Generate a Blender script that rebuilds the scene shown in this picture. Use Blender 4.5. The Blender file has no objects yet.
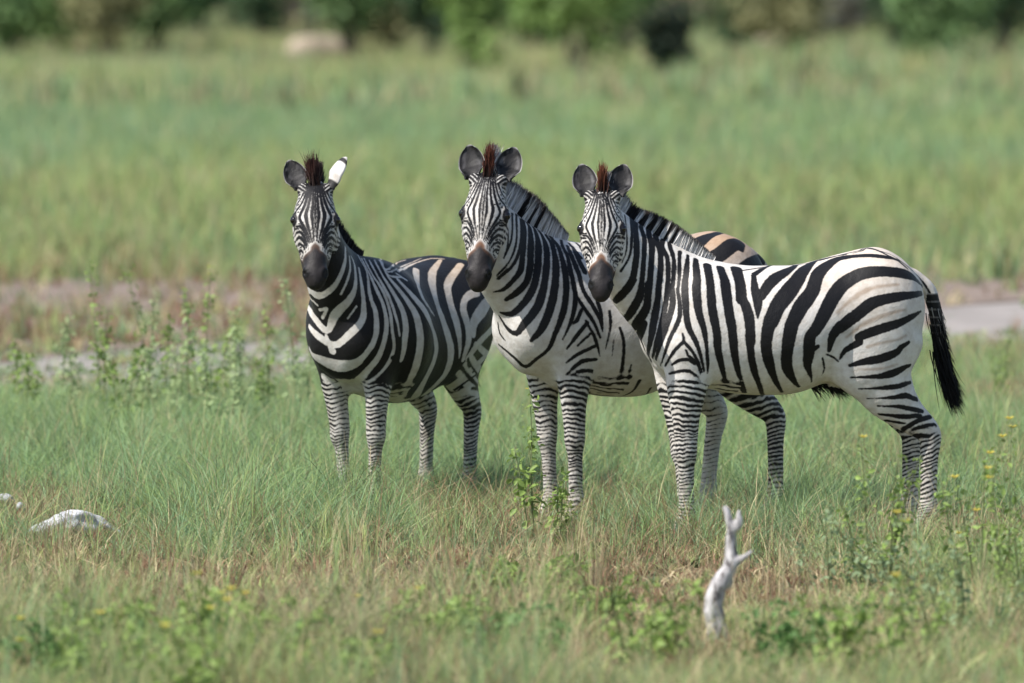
import bpy, bmesh, math, random
import numpy as np
from mathutils import Vector, Matrix, noise as mnoise

R = math.radians
random.seed(4)
sc = bpy.context.scene
C = sc.collection

# ---------------------------------------------------------------- camera
cam_data = bpy.data.cameras.new('camera')
cam = bpy.data.objects.new('camera', cam_data)
C.objects.link(cam)
cam.location = (0.0, 0.0, 2.85)
cam.rotation_euler = (R(90 - 2.787), 0, 0)
cam_data.sensor_width = 36.0
cam_data.lens = 8760.0 / 1024.0 * 36.0
cam_data.clip_start = 0.5
cam_data.clip_end = 9000.0
cam_data.dof.use_dof = True
cam_data.dof.focus_distance = 39.9
cam_data.dof.aperture_fstop = 2.7
sc.camera = cam

# ---------------------------------------------------------------- light
SUN_EL = 50.0
SUN_TO = Vector((-math.cos(R(29)), -math.sin(R(29)), 0)) * math.cos(R(SUN_EL)) + Vector((0, 0, math.sin(R(SUN_EL))))
world = bpy.data.worlds.new('World')
sc.world = world
world.use_nodes = True
wn, wl = world.node_tree.nodes, world.node_tree.links
bg = wn['Background']
sky = wn.new('ShaderNodeTexSky')
sky.sky_type = 'NISHITA'
sky.sun_disc = False
sky.sun_elevation = R(SUN_EL)
sky.sun_rotation = math.atan2(SUN_TO.x, SUN_TO.y)
wl.new(sky.outputs[0], bg.inputs[0])
bg.inputs[1].default_value = 0.11
sun_d = bpy.data.lights.new('sun', 'SUN')
sun_d.energy = 4.6
sun_d.angle = R(0.53)
sun_d.color = (1.0, 0.955, 0.89)
sun = bpy.data.objects.new('sun', sun_d)
C.objects.link(sun)
sun.rotation_euler = SUN_TO.to_track_quat('Z', 'Y').to_euler()
sun.location = (-8, 30, 12)
sc.view_settings.view_transform = 'Standard'
sc.view_settings.look = 'None'
sc.view_settings.gamma = 1.0
sc.view_settings.use_curve_mapping = False
sc.view_settings.exposure = 0.58

# ---------------------------------------------------------------- helpers
def tag(o, label=None, cat=None, group=None, kind=None):
    if label: o['label'] = label
    if cat: o['category'] = cat
    if group: o['group'] = group
    if kind: o['kind'] = kind
    return o

def mesh_obj(name, V, F, mats, parent=None, smooth=True, cols=None, floats=None, fmat=None):
    """V (n,3) array; F array (m,4)/(m,3) or list of such arrays"""
    if not isinstance(F, list): F = [F]
    V = np.asarray(V, dtype=np.float32)
    me = bpy.data.meshes.new(name)
    me.vertices.add(len(V))
    me.vertices.foreach_set('co', V.ravel())
    loops = np.concatenate([f.ravel() for f in F]).astype(np.int32)
    tot = np.concatenate([np.full(len(f), f.shape[1], dtype=np.int32) for f in F])
    start = np.concatenate([[0], np.cumsum(tot)[:-1]]).astype(np.int32)
    me.loops.add(len(loops)); me.loops.foreach_set('vertex_index', loops)
    me.polygons.add(len(tot)); me.polygons.foreach_set('loop_start', start)
    me.polygons.foreach_set('loop_total', tot)
    if fmat is not None: me.polygons.foreach_set('material_index', np.asarray(fmat, dtype=np.int32))
    me.polygons.foreach_set('use_smooth', np.full(len(tot), smooth, dtype=bool))
    me.update(calc_edges=True)
    for k, c in (cols or {}).items():
        a = me.attributes.new(k, 'FLOAT_COLOR', 'POINT')
        c4 = np.ones((len(V), 4), dtype=np.float32); c4[:, :3] = c
        a.data.foreach_set('color', c4.ravel())
    for k, c in (floats or {}).items():
        a = me.attributes.new(k, 'FLOAT', 'POINT')
        a.data.foreach_set('value', np.asarray(c, dtype=np.float32))
    if not isinstance(mats, (list, tuple)): mats = [mats]
    for m in mats: me.materials.append(m)
    o = bpy.data.objects.new(name, me)
    C.objects.link(o)
    if parent: o.parent = parent
    return o

def new_mat(name, rough=0.8, spec=0.3):
    m = bpy.data.materials.new(name); m.use_nodes = True
    b = m.node_tree.nodes['Principled BSDF']
    b.inputs['Roughness'].default_value = rough
    b.inputs['Specular IOR Level'].default_value = spec
    return m, m.node_tree.nodes, m.node_tree.links, b

def nd(nodes, typ, **kw):
    n = nodes.new(typ)
    for k, v in kw.items():
        if k in n.inputs: n.inputs[k].default_value = v
        else: setattr(n, k, v)
    return n

def ramp(nodes, pts):
    r = nodes.new('ShaderNodeValToRGB')
    e = r.color_ramp.elements
    while len(e) < len(pts): e.new(0.5)
    for i, (p, c) in enumerate(pts):
        e[i].position = p
        e[i].color = (*c, 1) if not isinstance(c, (int, float)) else (c, c, c, 1)
    return r

def lerp(a, b, t): return a + (b - a) * t
def sstep(a, b, x):
    t = np.clip((x - a) / (b - a), 0, 1)
    return t * t * (3 - 2 * t)

def vnoise(x, y, seed=0):
    """cheap smooth value noise on arrays, 0..1"""
    xi = np.floor(x).astype(np.int64); yi = np.floor(y).astype(np.int64)
    xf = x - xi; yf = y - yi
    xf = xf * xf * (3 - 2 * xf); yf = yf * yf * (3 - 2 * yf)
    def h(a, b):
        n = (a * 374761393 + b * 668265263 + seed * 974634777) & 0xffffffff
        n = ((n ^ (n >> 13)) * 1274126177) & 0xffffffff
        return ((n ^ (n >> 16)) & 0xffff) / 65535.0
    return lerp(lerp(h(xi, yi), h(xi + 1, yi), xf), lerp(h(xi, yi + 1), h(xi + 1, yi + 1), xf), yf)

def fbm(x, y, seed=0, o=3):
    s = 0; a = 0.5; t = 0
    for i in range(o):
        s = s + a * vnoise(x * 2 ** i, y * 2 ** i, seed + i); t += a; a *= 0.5
    return s / t
# ---------------------------------------------------------------- ground, track
def ground_z(x, y):
    return 0.0
def ground_material():
    m, N, L, b = new_mat('ground_soil', .95, .1)
    tc = nd(N, 'ShaderNodeTexCoord')
    n1 = nd(N, 'ShaderNodeTexNoise', Scale=.35, Detail=6.0, Roughness=.6); L.new(tc.outputs['Object'], n1.inputs['Vector'])
    r1 = ramp(N, [(.35, (.13, .12, .06)), (.5, (.19, .155, .09)), (.65, (.27, .205, .14))]); L.new(n1.outputs['Fac'], r1.inputs[0])
    n2 = nd(N, 'ShaderNodeTexNoise', Scale=14.0, Detail=8.0, Roughness=.75); L.new(tc.outputs['Object'], n2.inputs['Vector'])
    r2 = ramp(N, [(.3, .45), (.7, 1.15)]); L.new(n2.outputs['Fac'], r2.inputs[0])
    mx = nd(N, 'ShaderNodeMix', data_type='RGBA', blend_type='MULTIPLY'); mx.inputs['Factor'].default_value = 1
    L.new(r1.outputs[0], mx.inputs[6]); L.new(r2.outputs[0], mx.inputs[7]); L.new(mx.outputs[2], b.inputs['Base Color'])
    bp = nd(N, 'ShaderNodeBump', Strength=.6, Distance=.03); L.new(n2.outputs['Fac'], bp.inputs['Height']); L.new(bp.outputs[0], b.inputs['Normal'])
    return m
def sheet(name, outline, z, mat):
    bm = bmesh.new(); bm.faces.new([bm.verts.new((x, y, z)) for x, y in outline])
    me = bpy.data.meshes.new(name); bm.to_mesh(me); bm.free(); me.materials.append(mat)
    o = bpy.data.objects.new(name, me); C.objects.link(o); o['kind'] = 'structure'
    return o
sheet('ground', [(-4000, -200), (4000, -200), (4000, 8000), (-4000, 8000)], 0, ground_material())
# pale sandy track crossing behind the animals
def soil_mat(name, c1, c2):
    m, N, L, b = new_mat(name, .95, .1)
    tc = nd(N, 'ShaderNodeTexCoord')
    n = nd(N, 'ShaderNodeTexNoise', Scale=1.2, Detail=8.0, Roughness=.7); L.new(tc.outputs['Object'], n.inputs['Vector'])
    r = ramp(N, [(.35, c1), (.65, c2)]); L.new(n.outputs['Fac'], r.inputs[0]); L.new(r.outputs[0], b.inputs['Base Color'])
    n2 = nd(N, 'ShaderNodeTexNoise', Scale=20.0, Detail=5.0); L.new(tc.outputs['Object'], n2.inputs['Vector'])
    bp = nd(N, 'ShaderNodeBump', Strength=.5, Distance=.03); L.new(n2.outputs['Fac'], bp.inputs['Height']); L.new(bp.outputs[0], b.inputs['Normal'])
    return m
def near_edge(x): return 53.2 + .95 * max(min(x, 9), -9) + .9 * math.sin(x * .31 + 1) + .4 * math.sin(x * 1.3)
def far_edge(x): return 60.5 + .95 * x + 1.2 * math.sin(x * .23) + .6 * math.sin(x * .9 + 2)
xs = [-60 + i * .5 for i in range(241)]
def far_edge_c(x): return max(far_edge(max(min(x, 8), -8)), near_edge(x) + 2)
sheet('sandy_track', [(x, near_edge(x)) for x in xs] + [(x, far_edge_c(x)) for x in reversed(xs)], .004, soil_mat('pale_sand', (.22, .20, .185), (.33, .30, .28)))

# ---------------------------------------------------------------- grass (blades as geometry, colour per blade)
def grass_material():
    m, N, L, b = new_mat('grass_blades', .6, .25)
    ct = nd(N, 'ShaderNodeAttribute', attribute_name='tint'); L.new(ct.outputs['Color'], b.inputs['Base Color'])
    tr = nd(N, 'ShaderNodeBsdfTranslucent'); L.new(ct.outputs['Color'], tr.inputs['Color'])
    mx = nd(N, 'ShaderNodeMixShader'); mx.inputs[0].default_value = .35
    L.new(b.outputs[0], mx.inputs[1]); L.new(tr.outputs[0], mx.inputs[2]); L.new(mx.outputs[0], N['Material Output'].inputs['Surface'])
    return m
MAT_GRASS = grass_material()

def blades(x, y, h, w, lean, col, rs, nseg=3, tipcol=None, z0=None, la=None):
    n = len(x)
    a = rs.uniform(0, 2 * np.pi, n)
    la = rs.uniform(0, 2 * np.pi, n) if la is None else la
    sx, sy = np.cos(a), np.sin(a)
    lx, ly = np.cos(la) * lean, np.sin(la) * lean
    V = []; Cl = []
    z0 = np.zeros(n) if z0 is None else z0
    for i in range(nseg + 1):
        t = i / nseg
        px = x + lx * h * t * t; py = y + ly * h * t * t; pz = z0 + h * (t - .25 * np.minimum(lean, 1.2) * t * t)
        ww = w * (1 - t) ** .6 if i < nseg else w * .05
        ww = ww / 2
        V.append(np.stack([px - sx * ww, py - sy * ww, pz], 1)); V.append(np.stack([px + sx * ww, py + sy * ww, pz], 1))
        c = col if tipcol is None else col + (tipcol - col) * t
        Cl += [c, c]
    V = np.stack(V, 1).reshape(-1, 3); Cl = np.stack(Cl, 1).reshape(-1, 3)
    base = (np.arange(n) * (2 * nseg + 2))[:, None]
    F = np.vstack([base + np.array([2 * i, 2 * i + 1, 2 * i + 3, 2 * i + 2]) for i in range(nseg)])
    return V, F, Cl

def wedge(rs, n, y0, y1, margin, power=1.0):
    """points spread over the strip seen between two distances, density falling with distance by power"""
    u = rs.uniform(0, 1, n)
    e = 2.0 - power
    y = (y0 ** e + (y1 ** e - y0 ** e) * u) ** (1 / e)
    hw = y * (512 / 8760.0) + margin
    return rs.uniform(-1, 1, n) * hw, y

def mixc(cols, w, rs, jit=.18):
    cols = np.array(cols); n = len(w[0])
    W = np.stack(w, 1); W = W / W.sum(1, keepdims=True); cum = W.cumsum(1)
    k = (rs.uniform(0, 1, n)[:, None] > cum).sum(1).clip(0, len(cols) - 1)
    c = cols[k] * (1 + rs.normal(0, jit, n))[:, None].clip(.5, 1.6)
    return np.clip(c, .005, .8)

GREEN = (.235, .355, .145); BLUEG = (.235, .36, .205); YELG = (.34, .41, .16); STRAW = (.52, .44, .28); DRYB = (.27, .16, .105); DARKG = (.07, .115, .05)

def field(name, label, n, y0, y1, margin, hfun, wfun, seed, weights, keep=None, nseg=3, lean=(.15, .7), power=1.0, tuft=12, spread=.035, jit=.22):
    rs = np.random.RandomState(seed)
    x, y = wedge(rs, n // tuft, y0, y1, margin, power)
    if keep is not None:
        m = rs.uniform(0, 1, len(x)) < keep(x, y)
        x, y = x[m], y[m]
    nt = len(x); th = (.6 + .7 * fbm(x * 2.2, y * 2.2, seed, 2)) * rs.uniform(.55, 1.2, nt)
    tc = mixc([GREEN, BLUEG, YELG, STRAW, DRYB, DARKG], weights(x, y), rs, jit)
    rep = rs.poisson(tuft, nt)
    an = rs.uniform(0, 2 * np.pi, rep.sum()); rr = np.abs(rs.normal(0, 1, len(an)))
    x0, y0_ = np.repeat(x, rep), np.repeat(y, rep)
    sp = spread * np.repeat(rs.uniform(.5, 1.6, nt), rep)
    x = x0 + np.cos(an) * rr * sp; y = y0_ + np.sin(an) * rr * sp
    n = len(x)
    h = hfun(x, y, rs) * np.repeat(th, rep) * rs.uniform(.45, 1.2, n)
    c2 = mixc([GREEN, BLUEG, YELG, STRAW, DRYB, DARKG], weights(x, y), rs, jit)
    col = lerp(np.repeat(tc, rep, axis=0), c2, (rs.uniform(0, 1, n) < .35)[:, None] * 1.0)
    la = an + rs.normal(0, .9, n)
    tip = col * (1.15, 1.1, 1.0)
    V, F, Cl = blades(x, y, h, wfun(x, y) * rs.uniform(.6, 1.3, n), rs.uniform(lean[0], lean[1], n) * (.5 + .5 * rr.clip(0, 2)), col, rs, nseg, tip, la=la)
    o = mesh_obj(name, V, F, MAT_GRASS, smooth=True, cols={'tint': Cl})
    return tag(o, label, 'grass', kind='stuff')

def py_of(y): return 24966.0 / y - 85          # row of the photograph a ground distance falls on; used to think in bands
def dry(x, y):
    """0..1, how dry the sward is at a place: brown belt in front of the animals"""
    band = np.exp(-((y - 36.7 - .2 * x) / 1.7) ** 2) * (.5 + .55 * sstep(-2.2, -1.2, x)) * sstep(1.9, .6, x)
    return np.clip(band * 1.9 * (.55 + .9 * fbm(x * 1.3, y * .8, 5)) + .9 * sstep(.54, .66, fbm(x * .9, y * .6, 8)) * .55, 0, 1)
def clear(x, y): return 1 - .93 * np.exp(-((x - .80) / .13) ** 2 - ((y - 33.9) / .55) ** 2)
def onedge(x, y):
    ne = 53.2 + .95 * np.clip(x, -9, 9) + .9 * np.sin(x * .31 + 1) + .4 * np.sin(x * 1.3)
    fe = 60.5 + .95 * np.clip(x, -8, 8) + 1.2 * np.sin(x * .23) + .6 * np.sin(x * .9 + 2)
    return ne, fe

# 1. short sward round the animals
def w1(x, y):
    d = dry(x, y); q = fbm(x * .7 + 3, y * .5, 12); g = sstep(37.0, 39.5, y); rt = sstep(-.2, .8, x) * sstep(36.5, 34.5, y)
    return [1.1 - d * .85, (.85 * g + .30) * (1 - d * .9) * (.5 + q), .30 + .5 * (1 - g) + 0 * x, .14 + .9 * d + .30 * (1 - g) + .6 * rt, .04 + 1.7 * d + .12 * (1 - g) + .15 * rt, .18 + 0 * x]
def h1(x, y, rs):
    d = dry(x, y)
    return (.25 + .12 * np.exp(-((x - 1.1) / 1.3) ** 2 - ((y - 39.3) / .7) ** 2) + .05 * sstep(41, 44, y) - .06 * sstep(45, 49, y) + .22 * np.exp(-((x + .7) / .8) ** 2 - ((y - 40.6) / .9) ** 2)) * (1 - .60 * d) * (1 - .30 * sstep(37.5, 35.5, y)) * (.8 + .5 * fbm(x * .5, y * .4, 31))
field('meadow_grass', 'green grass with dry brown patches around the zebras', 880000, 29.6, 60, 2.4, h1, lambda x, y: .0042 + 0 * x, 1, w1, keep=lambda x, y: (1 - .72 * dry(x, y)) * (y < onedge(x, y)[0] + .1) * clear(x, y), lean=(.25, 1.5), tuft=14, spread=.035, jit=.3)
# ground litter: low broad scraps
field('low_herbs', 'low leafy herbs and litter between the grass', 130000, 29.6, 60, 2.4, lambda x, y, rs: .07 + 0 * x, lambda x, y: .013 + 0 * x, 2,
      lambda x, y: [.8 - .7 * dry(x, y), .6 - .5 * dry(x, y), .4 - .2 * dry(x, y), .15 + 1.1 * dry(x, y), .15 + 2.0 * dry(x, y), .4 + 0 * x], nseg=2, lean=(.5, 1.5))
# 2. taller softer foreground tussocks
def keep_f(x, y): return clear(x, y) * sstep(.40, .62, fbm(x * .9 + 9, y * .6 + 4, 44)) * sstep(35.8, 34.0, y + .5 * np.sin(x * 2)) 
field('foreground_tussocks', 'taller yellow green grass along the bottom of the photo', 60000, 30.6, 36.5, 1.4, lambda x, y, rs: .42 + 0 * x, lambda x, y: .0045 + 0 * x, 3,
      lambda x, y: [.9 + 0 * x, .4 + 0 * x, .7 + 0 * x, .75 + .5 * (x > 0), .25 + 0 * x, .2 + 0 * x], keep=keep_f, lean=(.2, .9))
# seed stalks
field('seed_stalks', 'thin pale seed stalks standing above the grass', 8000, 31, 50.5, 1.6, lambda x, y, rs: .42 + 0 * x, lambda x, y: .0032 + 0 * x, 4,
      lambda x, y: [.25 + 0 * x, .2 + 0 * x, .9 + 0 * x, 1.2 + 0 * x, .2 + 0 * x, .0 + 0 * x], lean=(.1, .5), nseg=4)
# soft bluish clumps behind and left of the animals (up to the track)
field('edge_grass', 'tall bluish green grass along the near side of the track', 110000, 44.5, 60, 2.0, lambda x, y, rs: .20 + .10 * fbm(x * .6, y * .3, 3), lambda x, y: .006 + 0 * x, 5,
      lambda x, y: [1.0 + 0 * x, .8 + 0 * x, .5 + 0 * x, .35 + 0 * x, .05 + 0 * x, .1 + 0 * x], keep=lambda x, y: sstep(.35, .6, fbm(x * .7, y * .5, 61)) * (y < onedge(x, y)[0] + .2), lean=(.1, .6))
sheet('bare_soil', [(x, far_edge_c(x) - .3 + .5 * math.sin(x * 2.1)) for x in xs] + [(x, max(far_edge_c(x) + 3, 70) + 1.5 * math.sin(x * .4)) for x in reversed(xs)], .008, soil_mat('red_brown_soil', (.165, .125, .10), (.26, .21, .18)))
# 3. dry belt on the far side of the track
field('dry_belt', 'dry brown grass on the far side of the pale track', 60000, 54, 78, 3, lambda x, y, rs: .18 + .12 * fbm(x * .3, y * .15, 71), lambda x, y: .012 + 0 * x, 6,
      lambda x, y: [.35 + .8 * sstep(66, 74, y), .2 + 0 * x, .35 + .6 * sstep(66, 74, y), .45 + 0 * x, 1.2 - .9 * sstep(66, 74, y), .15 + 0 * x],
      keep=lambda x, y: np.where(y > onedge(x, y)[1], 1, .28 * (y > onedge(x, y)[0]) * sstep(.52, .66, fbm(x * .5, y * .5, 77))) * (.35 + .65 * sstep(.35, .55, fbm(x * .35, y * .2, 72))), nseg=2, lean=(.2, 1.0))
# 4. open meadow beyond
def w4(x, y):
    q = fbm(x * .16, y * .05, 81, 3); r = fbm(x * .05 + 5, y * .02, 83, 2)
    olive = sstep(100, 84, y); far = sstep(122, 145, y); mid = (1 - olive) * (1 - far)
    return [.9 + .3 * q, .15 + 1.0 * mid + .9 * sstep(.48, .58, q), .25 + 1.3 * sstep(.52, .42, q) + .6 * olive + .4 * far, .12 + .35 * sstep(.5, .7, r) + .22 * olive + .5 * far, .03 + .22 * sstep(.56, .72, r) + .16 * olive + .06 * far, .06 + .35 * olive * (.4 + q)]
field('far_meadow', 'open green meadow stretching back behind the track', 620000, 68, 240, 13, lambda x, y, rs: .27 + .14 * fbm(x * .12, y * .06, 91), lambda x, y: .010 + .00010 * y, 7, w4, nseg=2, lean=(.1, .7), power=1.4, tuft=3, spread=.2, jit=.05)
# 5. pale tall weeds in front of the bushes
field('tall_weeds', 'tall pale bluish weeds in front of the far bushes', 80000, 112, 172, 13, lambda x, y, rs: .22 + .42 * sstep(.42, .68, fbm(x * .16, y * .07, 95)), lambda x, y: .05 + 0 * x, 8,
      lambda x, y: [.8 + 0 * x, 1.2 + 0 * x, .5 + 0 * x, .75 + 0 * x, .25 + 0 * x, .25 + 0 * x], keep=lambda x, y: sstep(.40, .6, fbm(x * .12, y * .05, 96)), nseg=2, lean=(.1, .5), power=1.0, tuft=8, spread=.15)
# ---------------------------------------------------------------- zebra bodies: blended solids meshed with surface nets
def crom(P, n):
    """Catmull-Rom resample of node rows (each row any number of values)"""
    P = np.asarray(P, dtype=float)
    Q = np.vstack([2 * P[0] - P[1], P, 2 * P[-1] - P[-2]])
    out = []
    for i in range(1, len(Q) - 2):
        for t in np.linspace(0, 1, n, endpoint=False):
            a, b, c, d = Q[i - 1], Q[i], Q[i + 1], Q[i + 2]
            out.append(0.5 * ((2 * b) + (c - a) * t + (2 * a - 5 * b + 4 * c - d) * t * t + (3 * b - a - 3 * c + d) * t ** 3))
    out.append(P[-1])
    return np.array(out)

def norm(v): return v / np.linalg.norm(v, axis=-1, keepdims=True)

class Tube:
    """nodes: x y z  r_lateral r_other  lx ly lz (lateral direction)"""
    def __init__(self, nodes, k=0.04, n=4):
        rows = []
        for r in nodes:
            r = list(r)
            if len(r) == 5: r += [0, 1, 0]
            rows.append(r)
        self.N = crom(rows, n); self.k = k
        self.N[:, 3:5] = np.maximum(self.N[:, 3:5], 0.004)
        self.c = self.N[:, :3]; r = self.N[:, 3:5].max()
        self.lo = self.c.min(0) - r - 0.09; self.hi = self.c.max(0) + r + 0.09
    def dist(self, p, full=False, m0=0.13):
        N = self.N; n = len(p)
        best = np.full(n, 9.0); W = np.zeros(n); A = np.zeros(n)
        q = 12.0 / np.median(N[:, 3:5].max(1))
        bt = np.zeros(n); bc = np.zeros((n, 3)); bl = np.zeros((n, 3))
        for i in range(len(N) - 1):
            a, b = N[i], N[i + 1]
            if full: ix = np.arange(n)
            else:
                r = max(a[3], a[4], b[3], b[4]) + m0
                lo = np.minimum(a[:3], b[:3]) - r; hi = np.maximum(a[:3], b[:3]) + r
                ix = np.nonzero(((p > lo) & (p < hi)).all(1))[0]
            if not len(ix): continue
            pp = p[ix]
            ab = b[:3] - a[:3]
            L2 = ab @ ab
            T = ab / math.sqrt(L2)
            t = np.clip((pp - a[:3]) @ ab / L2, 0, 1)
            c = a[:3] + t[:, None] * ab
            ru = a[3] + (b[3] - a[3]) * t; rv = a[4] + (b[4] - a[4]) * t
            Lm = (a[5:8] + b[5:8]) / 2
            Lm = Lm - (Lm @ T) * T; Lm = Lm / np.linalg.norm(Lm)
            D = np.cross(T, Lm)
            o = pp - c
            u = (o @ Lm) ** 2; v = (o @ D) ** 2; w = (o @ T) ** 2
            rw = np.minimum(ru, rv) ** 2; ru = ru * ru; rv = rv * rv
            k0 = np.sqrt(u / ru + v / rv + w / rw)
            k1 = np.sqrt(u / ru ** 2 + v / rv ** 2 + w / rw ** 2) + 1e-9
            d = k0 * (k0 - 1) / k1
            mn = np.minimum(best[ix], d)
            s1 = np.exp(-q * (best[ix] - mn)); s2 = np.exp(-q * (d - mn))
            W[ix] = W[ix] * s1 + s2; A[ix] = A[ix] * s1 + d * s2
            if full:
                m = d < best[ix]
                j = ix[m]
                bt[j] = i + t[m]; bc[j] = c[m]; bl[j] = Lm
            best[ix] = mn
        out = np.where(W > 0, A / np.maximum(W, 1e-9), 0.3)
        if full: return out, bt / (len(N) - 1), bc, bl
        return out

class LoftX:
    """rows: x zc half-width half-height, one smooth elliptical section per x"""
    def __init__(self, rows, k=.05):
        self.N = crom(rows, 8); self.k = k
        self.N[:, 2:4] = np.maximum(self.N[:, 2:4], .002)
        N = self.N
        self.lo = np.array([N[:, 0].min() - .02, -N[:, 2].max() - .12, (N[:, 1] - N[:, 3]).min() - .12])
        self.hi = np.array([N[:, 0].max() + .02, N[:, 2].max() + .12, (N[:, 1] + N[:, 3]).max() + .12])
        o = np.argsort(N[:, 0]); self.N = N[o]
    def dist(self, p):
        N = self.N; x = p[:, 0]
        zc, w, h = (np.interp(x, N[:, 0], N[:, i]) for i in (1, 2, 3))
        y = p[:, 1]; z = p[:, 2] - zc
        k0 = np.sqrt((y / w) ** 2 + (z / h) ** 2) + 1e-9
        k1 = np.sqrt((y / w ** 2) ** 2 + (z / h ** 2) ** 2) + 1e-9
        d = k0 * (k0 - 1) / k1
        return np.maximum(d, np.maximum(N[0, 0] - x, x - N[-1, 0]))

class Ell:
    def __init__(self, c, r, k=0.05, axes=None):
        self.c0 = np.array(c, float); self.r = np.array(r, float); self.k = k
        self.A = np.eye(3) if axes is None else np.array(axes, float)
        m = self.r.max() + 0.1
        self.lo = self.c0 - m; self.hi = self.c0 + m
    def dist(self, p):
        q = (p - self.c0) @ self.A.T
        k0 = np.sqrt(((q / self.r) ** 2).sum(1)); k1 = np.sqrt(((q / self.r ** 2) ** 2).sum(1)) + 1e-9
        return k0 * (k0 - 1) / k1

def smin(a, b, k):
    h = np.clip(0.5 + 0.5 * (b - a) / k, 0, 1)
    return b + (a - b) * h - k * h * (1 - h)

def surface_nets(prims, cuts, h=0.01):
    lo = np.min([p.lo for p in prims], 0) + 0.05; hi = np.max([p.hi for p in prims], 0) - 0.05
    n = np.ceil((hi - lo) / h).astype(int) + 1
    F = np.full(tuple(n), 0.3)
    ax = [lo[i] + h * np.arange(n[i]) for i in range(3)]
    def box(pr):
        a = np.clip(np.floor((pr.lo - lo) / h).astype(int), 0, n); b = np.clip(np.ceil((pr.hi - lo) / h).astype(int), 0, n)
        sl = tuple(slice(a[i], b[i]) for i in range(3))
        g = np.stack(np.meshgrid(*[ax[i][sl[i]] for i in range(3)], indexing='ij'), -1)
        return sl, g.reshape(-1, 3), g.shape[:3]
    for pr in prims:
        sl, g, sh = box(pr)
        F[sl] = smin(F[sl], pr.dist(g).reshape(sh), pr.k)
    for pr in cuts:
        sl, g, sh = box(pr)
        F[sl] = -smin(-F[sl], pr.dist(g).reshape(sh), pr.k)
    S = F < 0
    cs = np.zeros(tuple(n - 1), dtype=int)
    for i in (0, 1):
        for j in (0, 1):
            for k in (0, 1):
                cs += S[i:n[0] - 1 + i, j:n[1] - 1 + j, k:n[2] - 1 + k]
    act = (cs > 0) & (cs < 8)
    idx = -np.ones(act.shape, dtype=np.int64)
    cells = np.argwhere(act)
    idx[act] = np.arange(len(cells))
    acc = np.zeros((len(cells), 3)); cnt = np.zeros(len(cells))
    corners = [(i, j, k) for i in (0, 1) for j in (0, 1) for k in (0, 1)]
    for c1 in corners:
        for d in range(3):
            if c1[d]: continue
            c2 = list(c1); c2[d] = 1
            f1 = F[tuple((cells + c1).T)]; f2 = F[tuple((cells + c2).T)]
            m = (f1 < 0) != (f2 < 0)
            t = np.where(m, f1 / np.where(m, f1 - f2, 1), 0)
            pt = np.array(c1)[None] + t[:, None] * (np.array(c2) - np.array(c1))[None]
            acc[m] += pt[m]; cnt[m] += 1
    V = lo + h * (cells + acc / cnt[:, None])
    Fc = []
    for d in range(3):
        e1, e2 = (d + 1) % 3, (d + 2) % 3
        sh = list(n); sh[d] -= 1
        s1 = S[tuple(slice(0, n[i] - 1) if i == d else slice(1, n[i] - 1) for i in range(3))]
        s2 = S[tuple(slice(1, n[i]) if i == d else slice(1, n[i] - 1) for i in range(3))]
        for flip, mask in ((0, s1 & ~s2), (1, ~s1 & s2)):
            q = np.argwhere(mask)
            q[:, e1] += 1; q[:, e2] += 1
            def ci(a, b):
                r = q.copy(); r[:, e1] -= a; r[:, e2] -= b
                return idx[tuple(r.T)]
            quad = np.stack([ci(1, 1), ci(0, 1), ci(0, 0), ci(1, 0)], 1)
            if flip: quad = quad[:, ::-1]
            Fc.append(quad)
    return V, np.vstack(Fc)

def laplace(V, F, it=2, lam=0.5):
    V = V.copy()
    E = np.vstack([F[:, [0, 1]], F[:, [1, 2]], F[:, [2, 3]], F[:, [3, 0]]])
    E = np.unique(np.sort(E, 1), axis=0)
    deg = np.bincount(E.ravel(), minlength=len(V))[:, None]
    for s in range(it):
        for l in (lam, -lam * 0.95):
            A = np.zeros_like(V)
            for d in range(3):
                A[:, d] = np.bincount(E[:, 0], V[E[:, 1], d], len(V)) + np.bincount(E[:, 1], V[E[:, 0], d], len(V))
            V = V + l * (A / deg - V)
    return V

def catmull(V, F):
    """one Catmull-Clark step through Blender's own modifier"""
    me = bpy.data.meshes.new('tmp'); me.from_pydata(V.tolist(), [], F.tolist())
    o = bpy.data.objects.new('tmp', me); C.objects.link(o)
    m = o.modifiers.new('s', 'SUBSURF'); m.levels = 1; m.render_levels = 1
    bpy.context.view_layer.update()
    dg = bpy.context.evaluated_depsgraph_get()
    e = bpy.data.meshes.new_from_object(o.evaluated_get(dg))
    v = np.zeros(len(e.vertices) * 3); e.vertices.foreach_get('co', v)
    f = np.zeros(len(e.loops), dtype=np.int64); e.loops.foreach_get('vertex_index', f)
    bpy.data.objects.remove(o); bpy.data.meshes.remove(me); bpy.data.meshes.remove(e)
    return v.reshape(-1, 3), f.reshape(-1, 4)

def vnormals(V, F):
    fn = np.cross(V[F[:, 2]] - V[F[:, 0]], V[F[:, 3]] - V[F[:, 1]])
    N = np.zeros_like(V)
    for c in range(4):
        for d in range(3): N[:, d] += np.bincount(F[:, c], fn[:, d], len(V))
    return norm(N + 1e-12)

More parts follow.
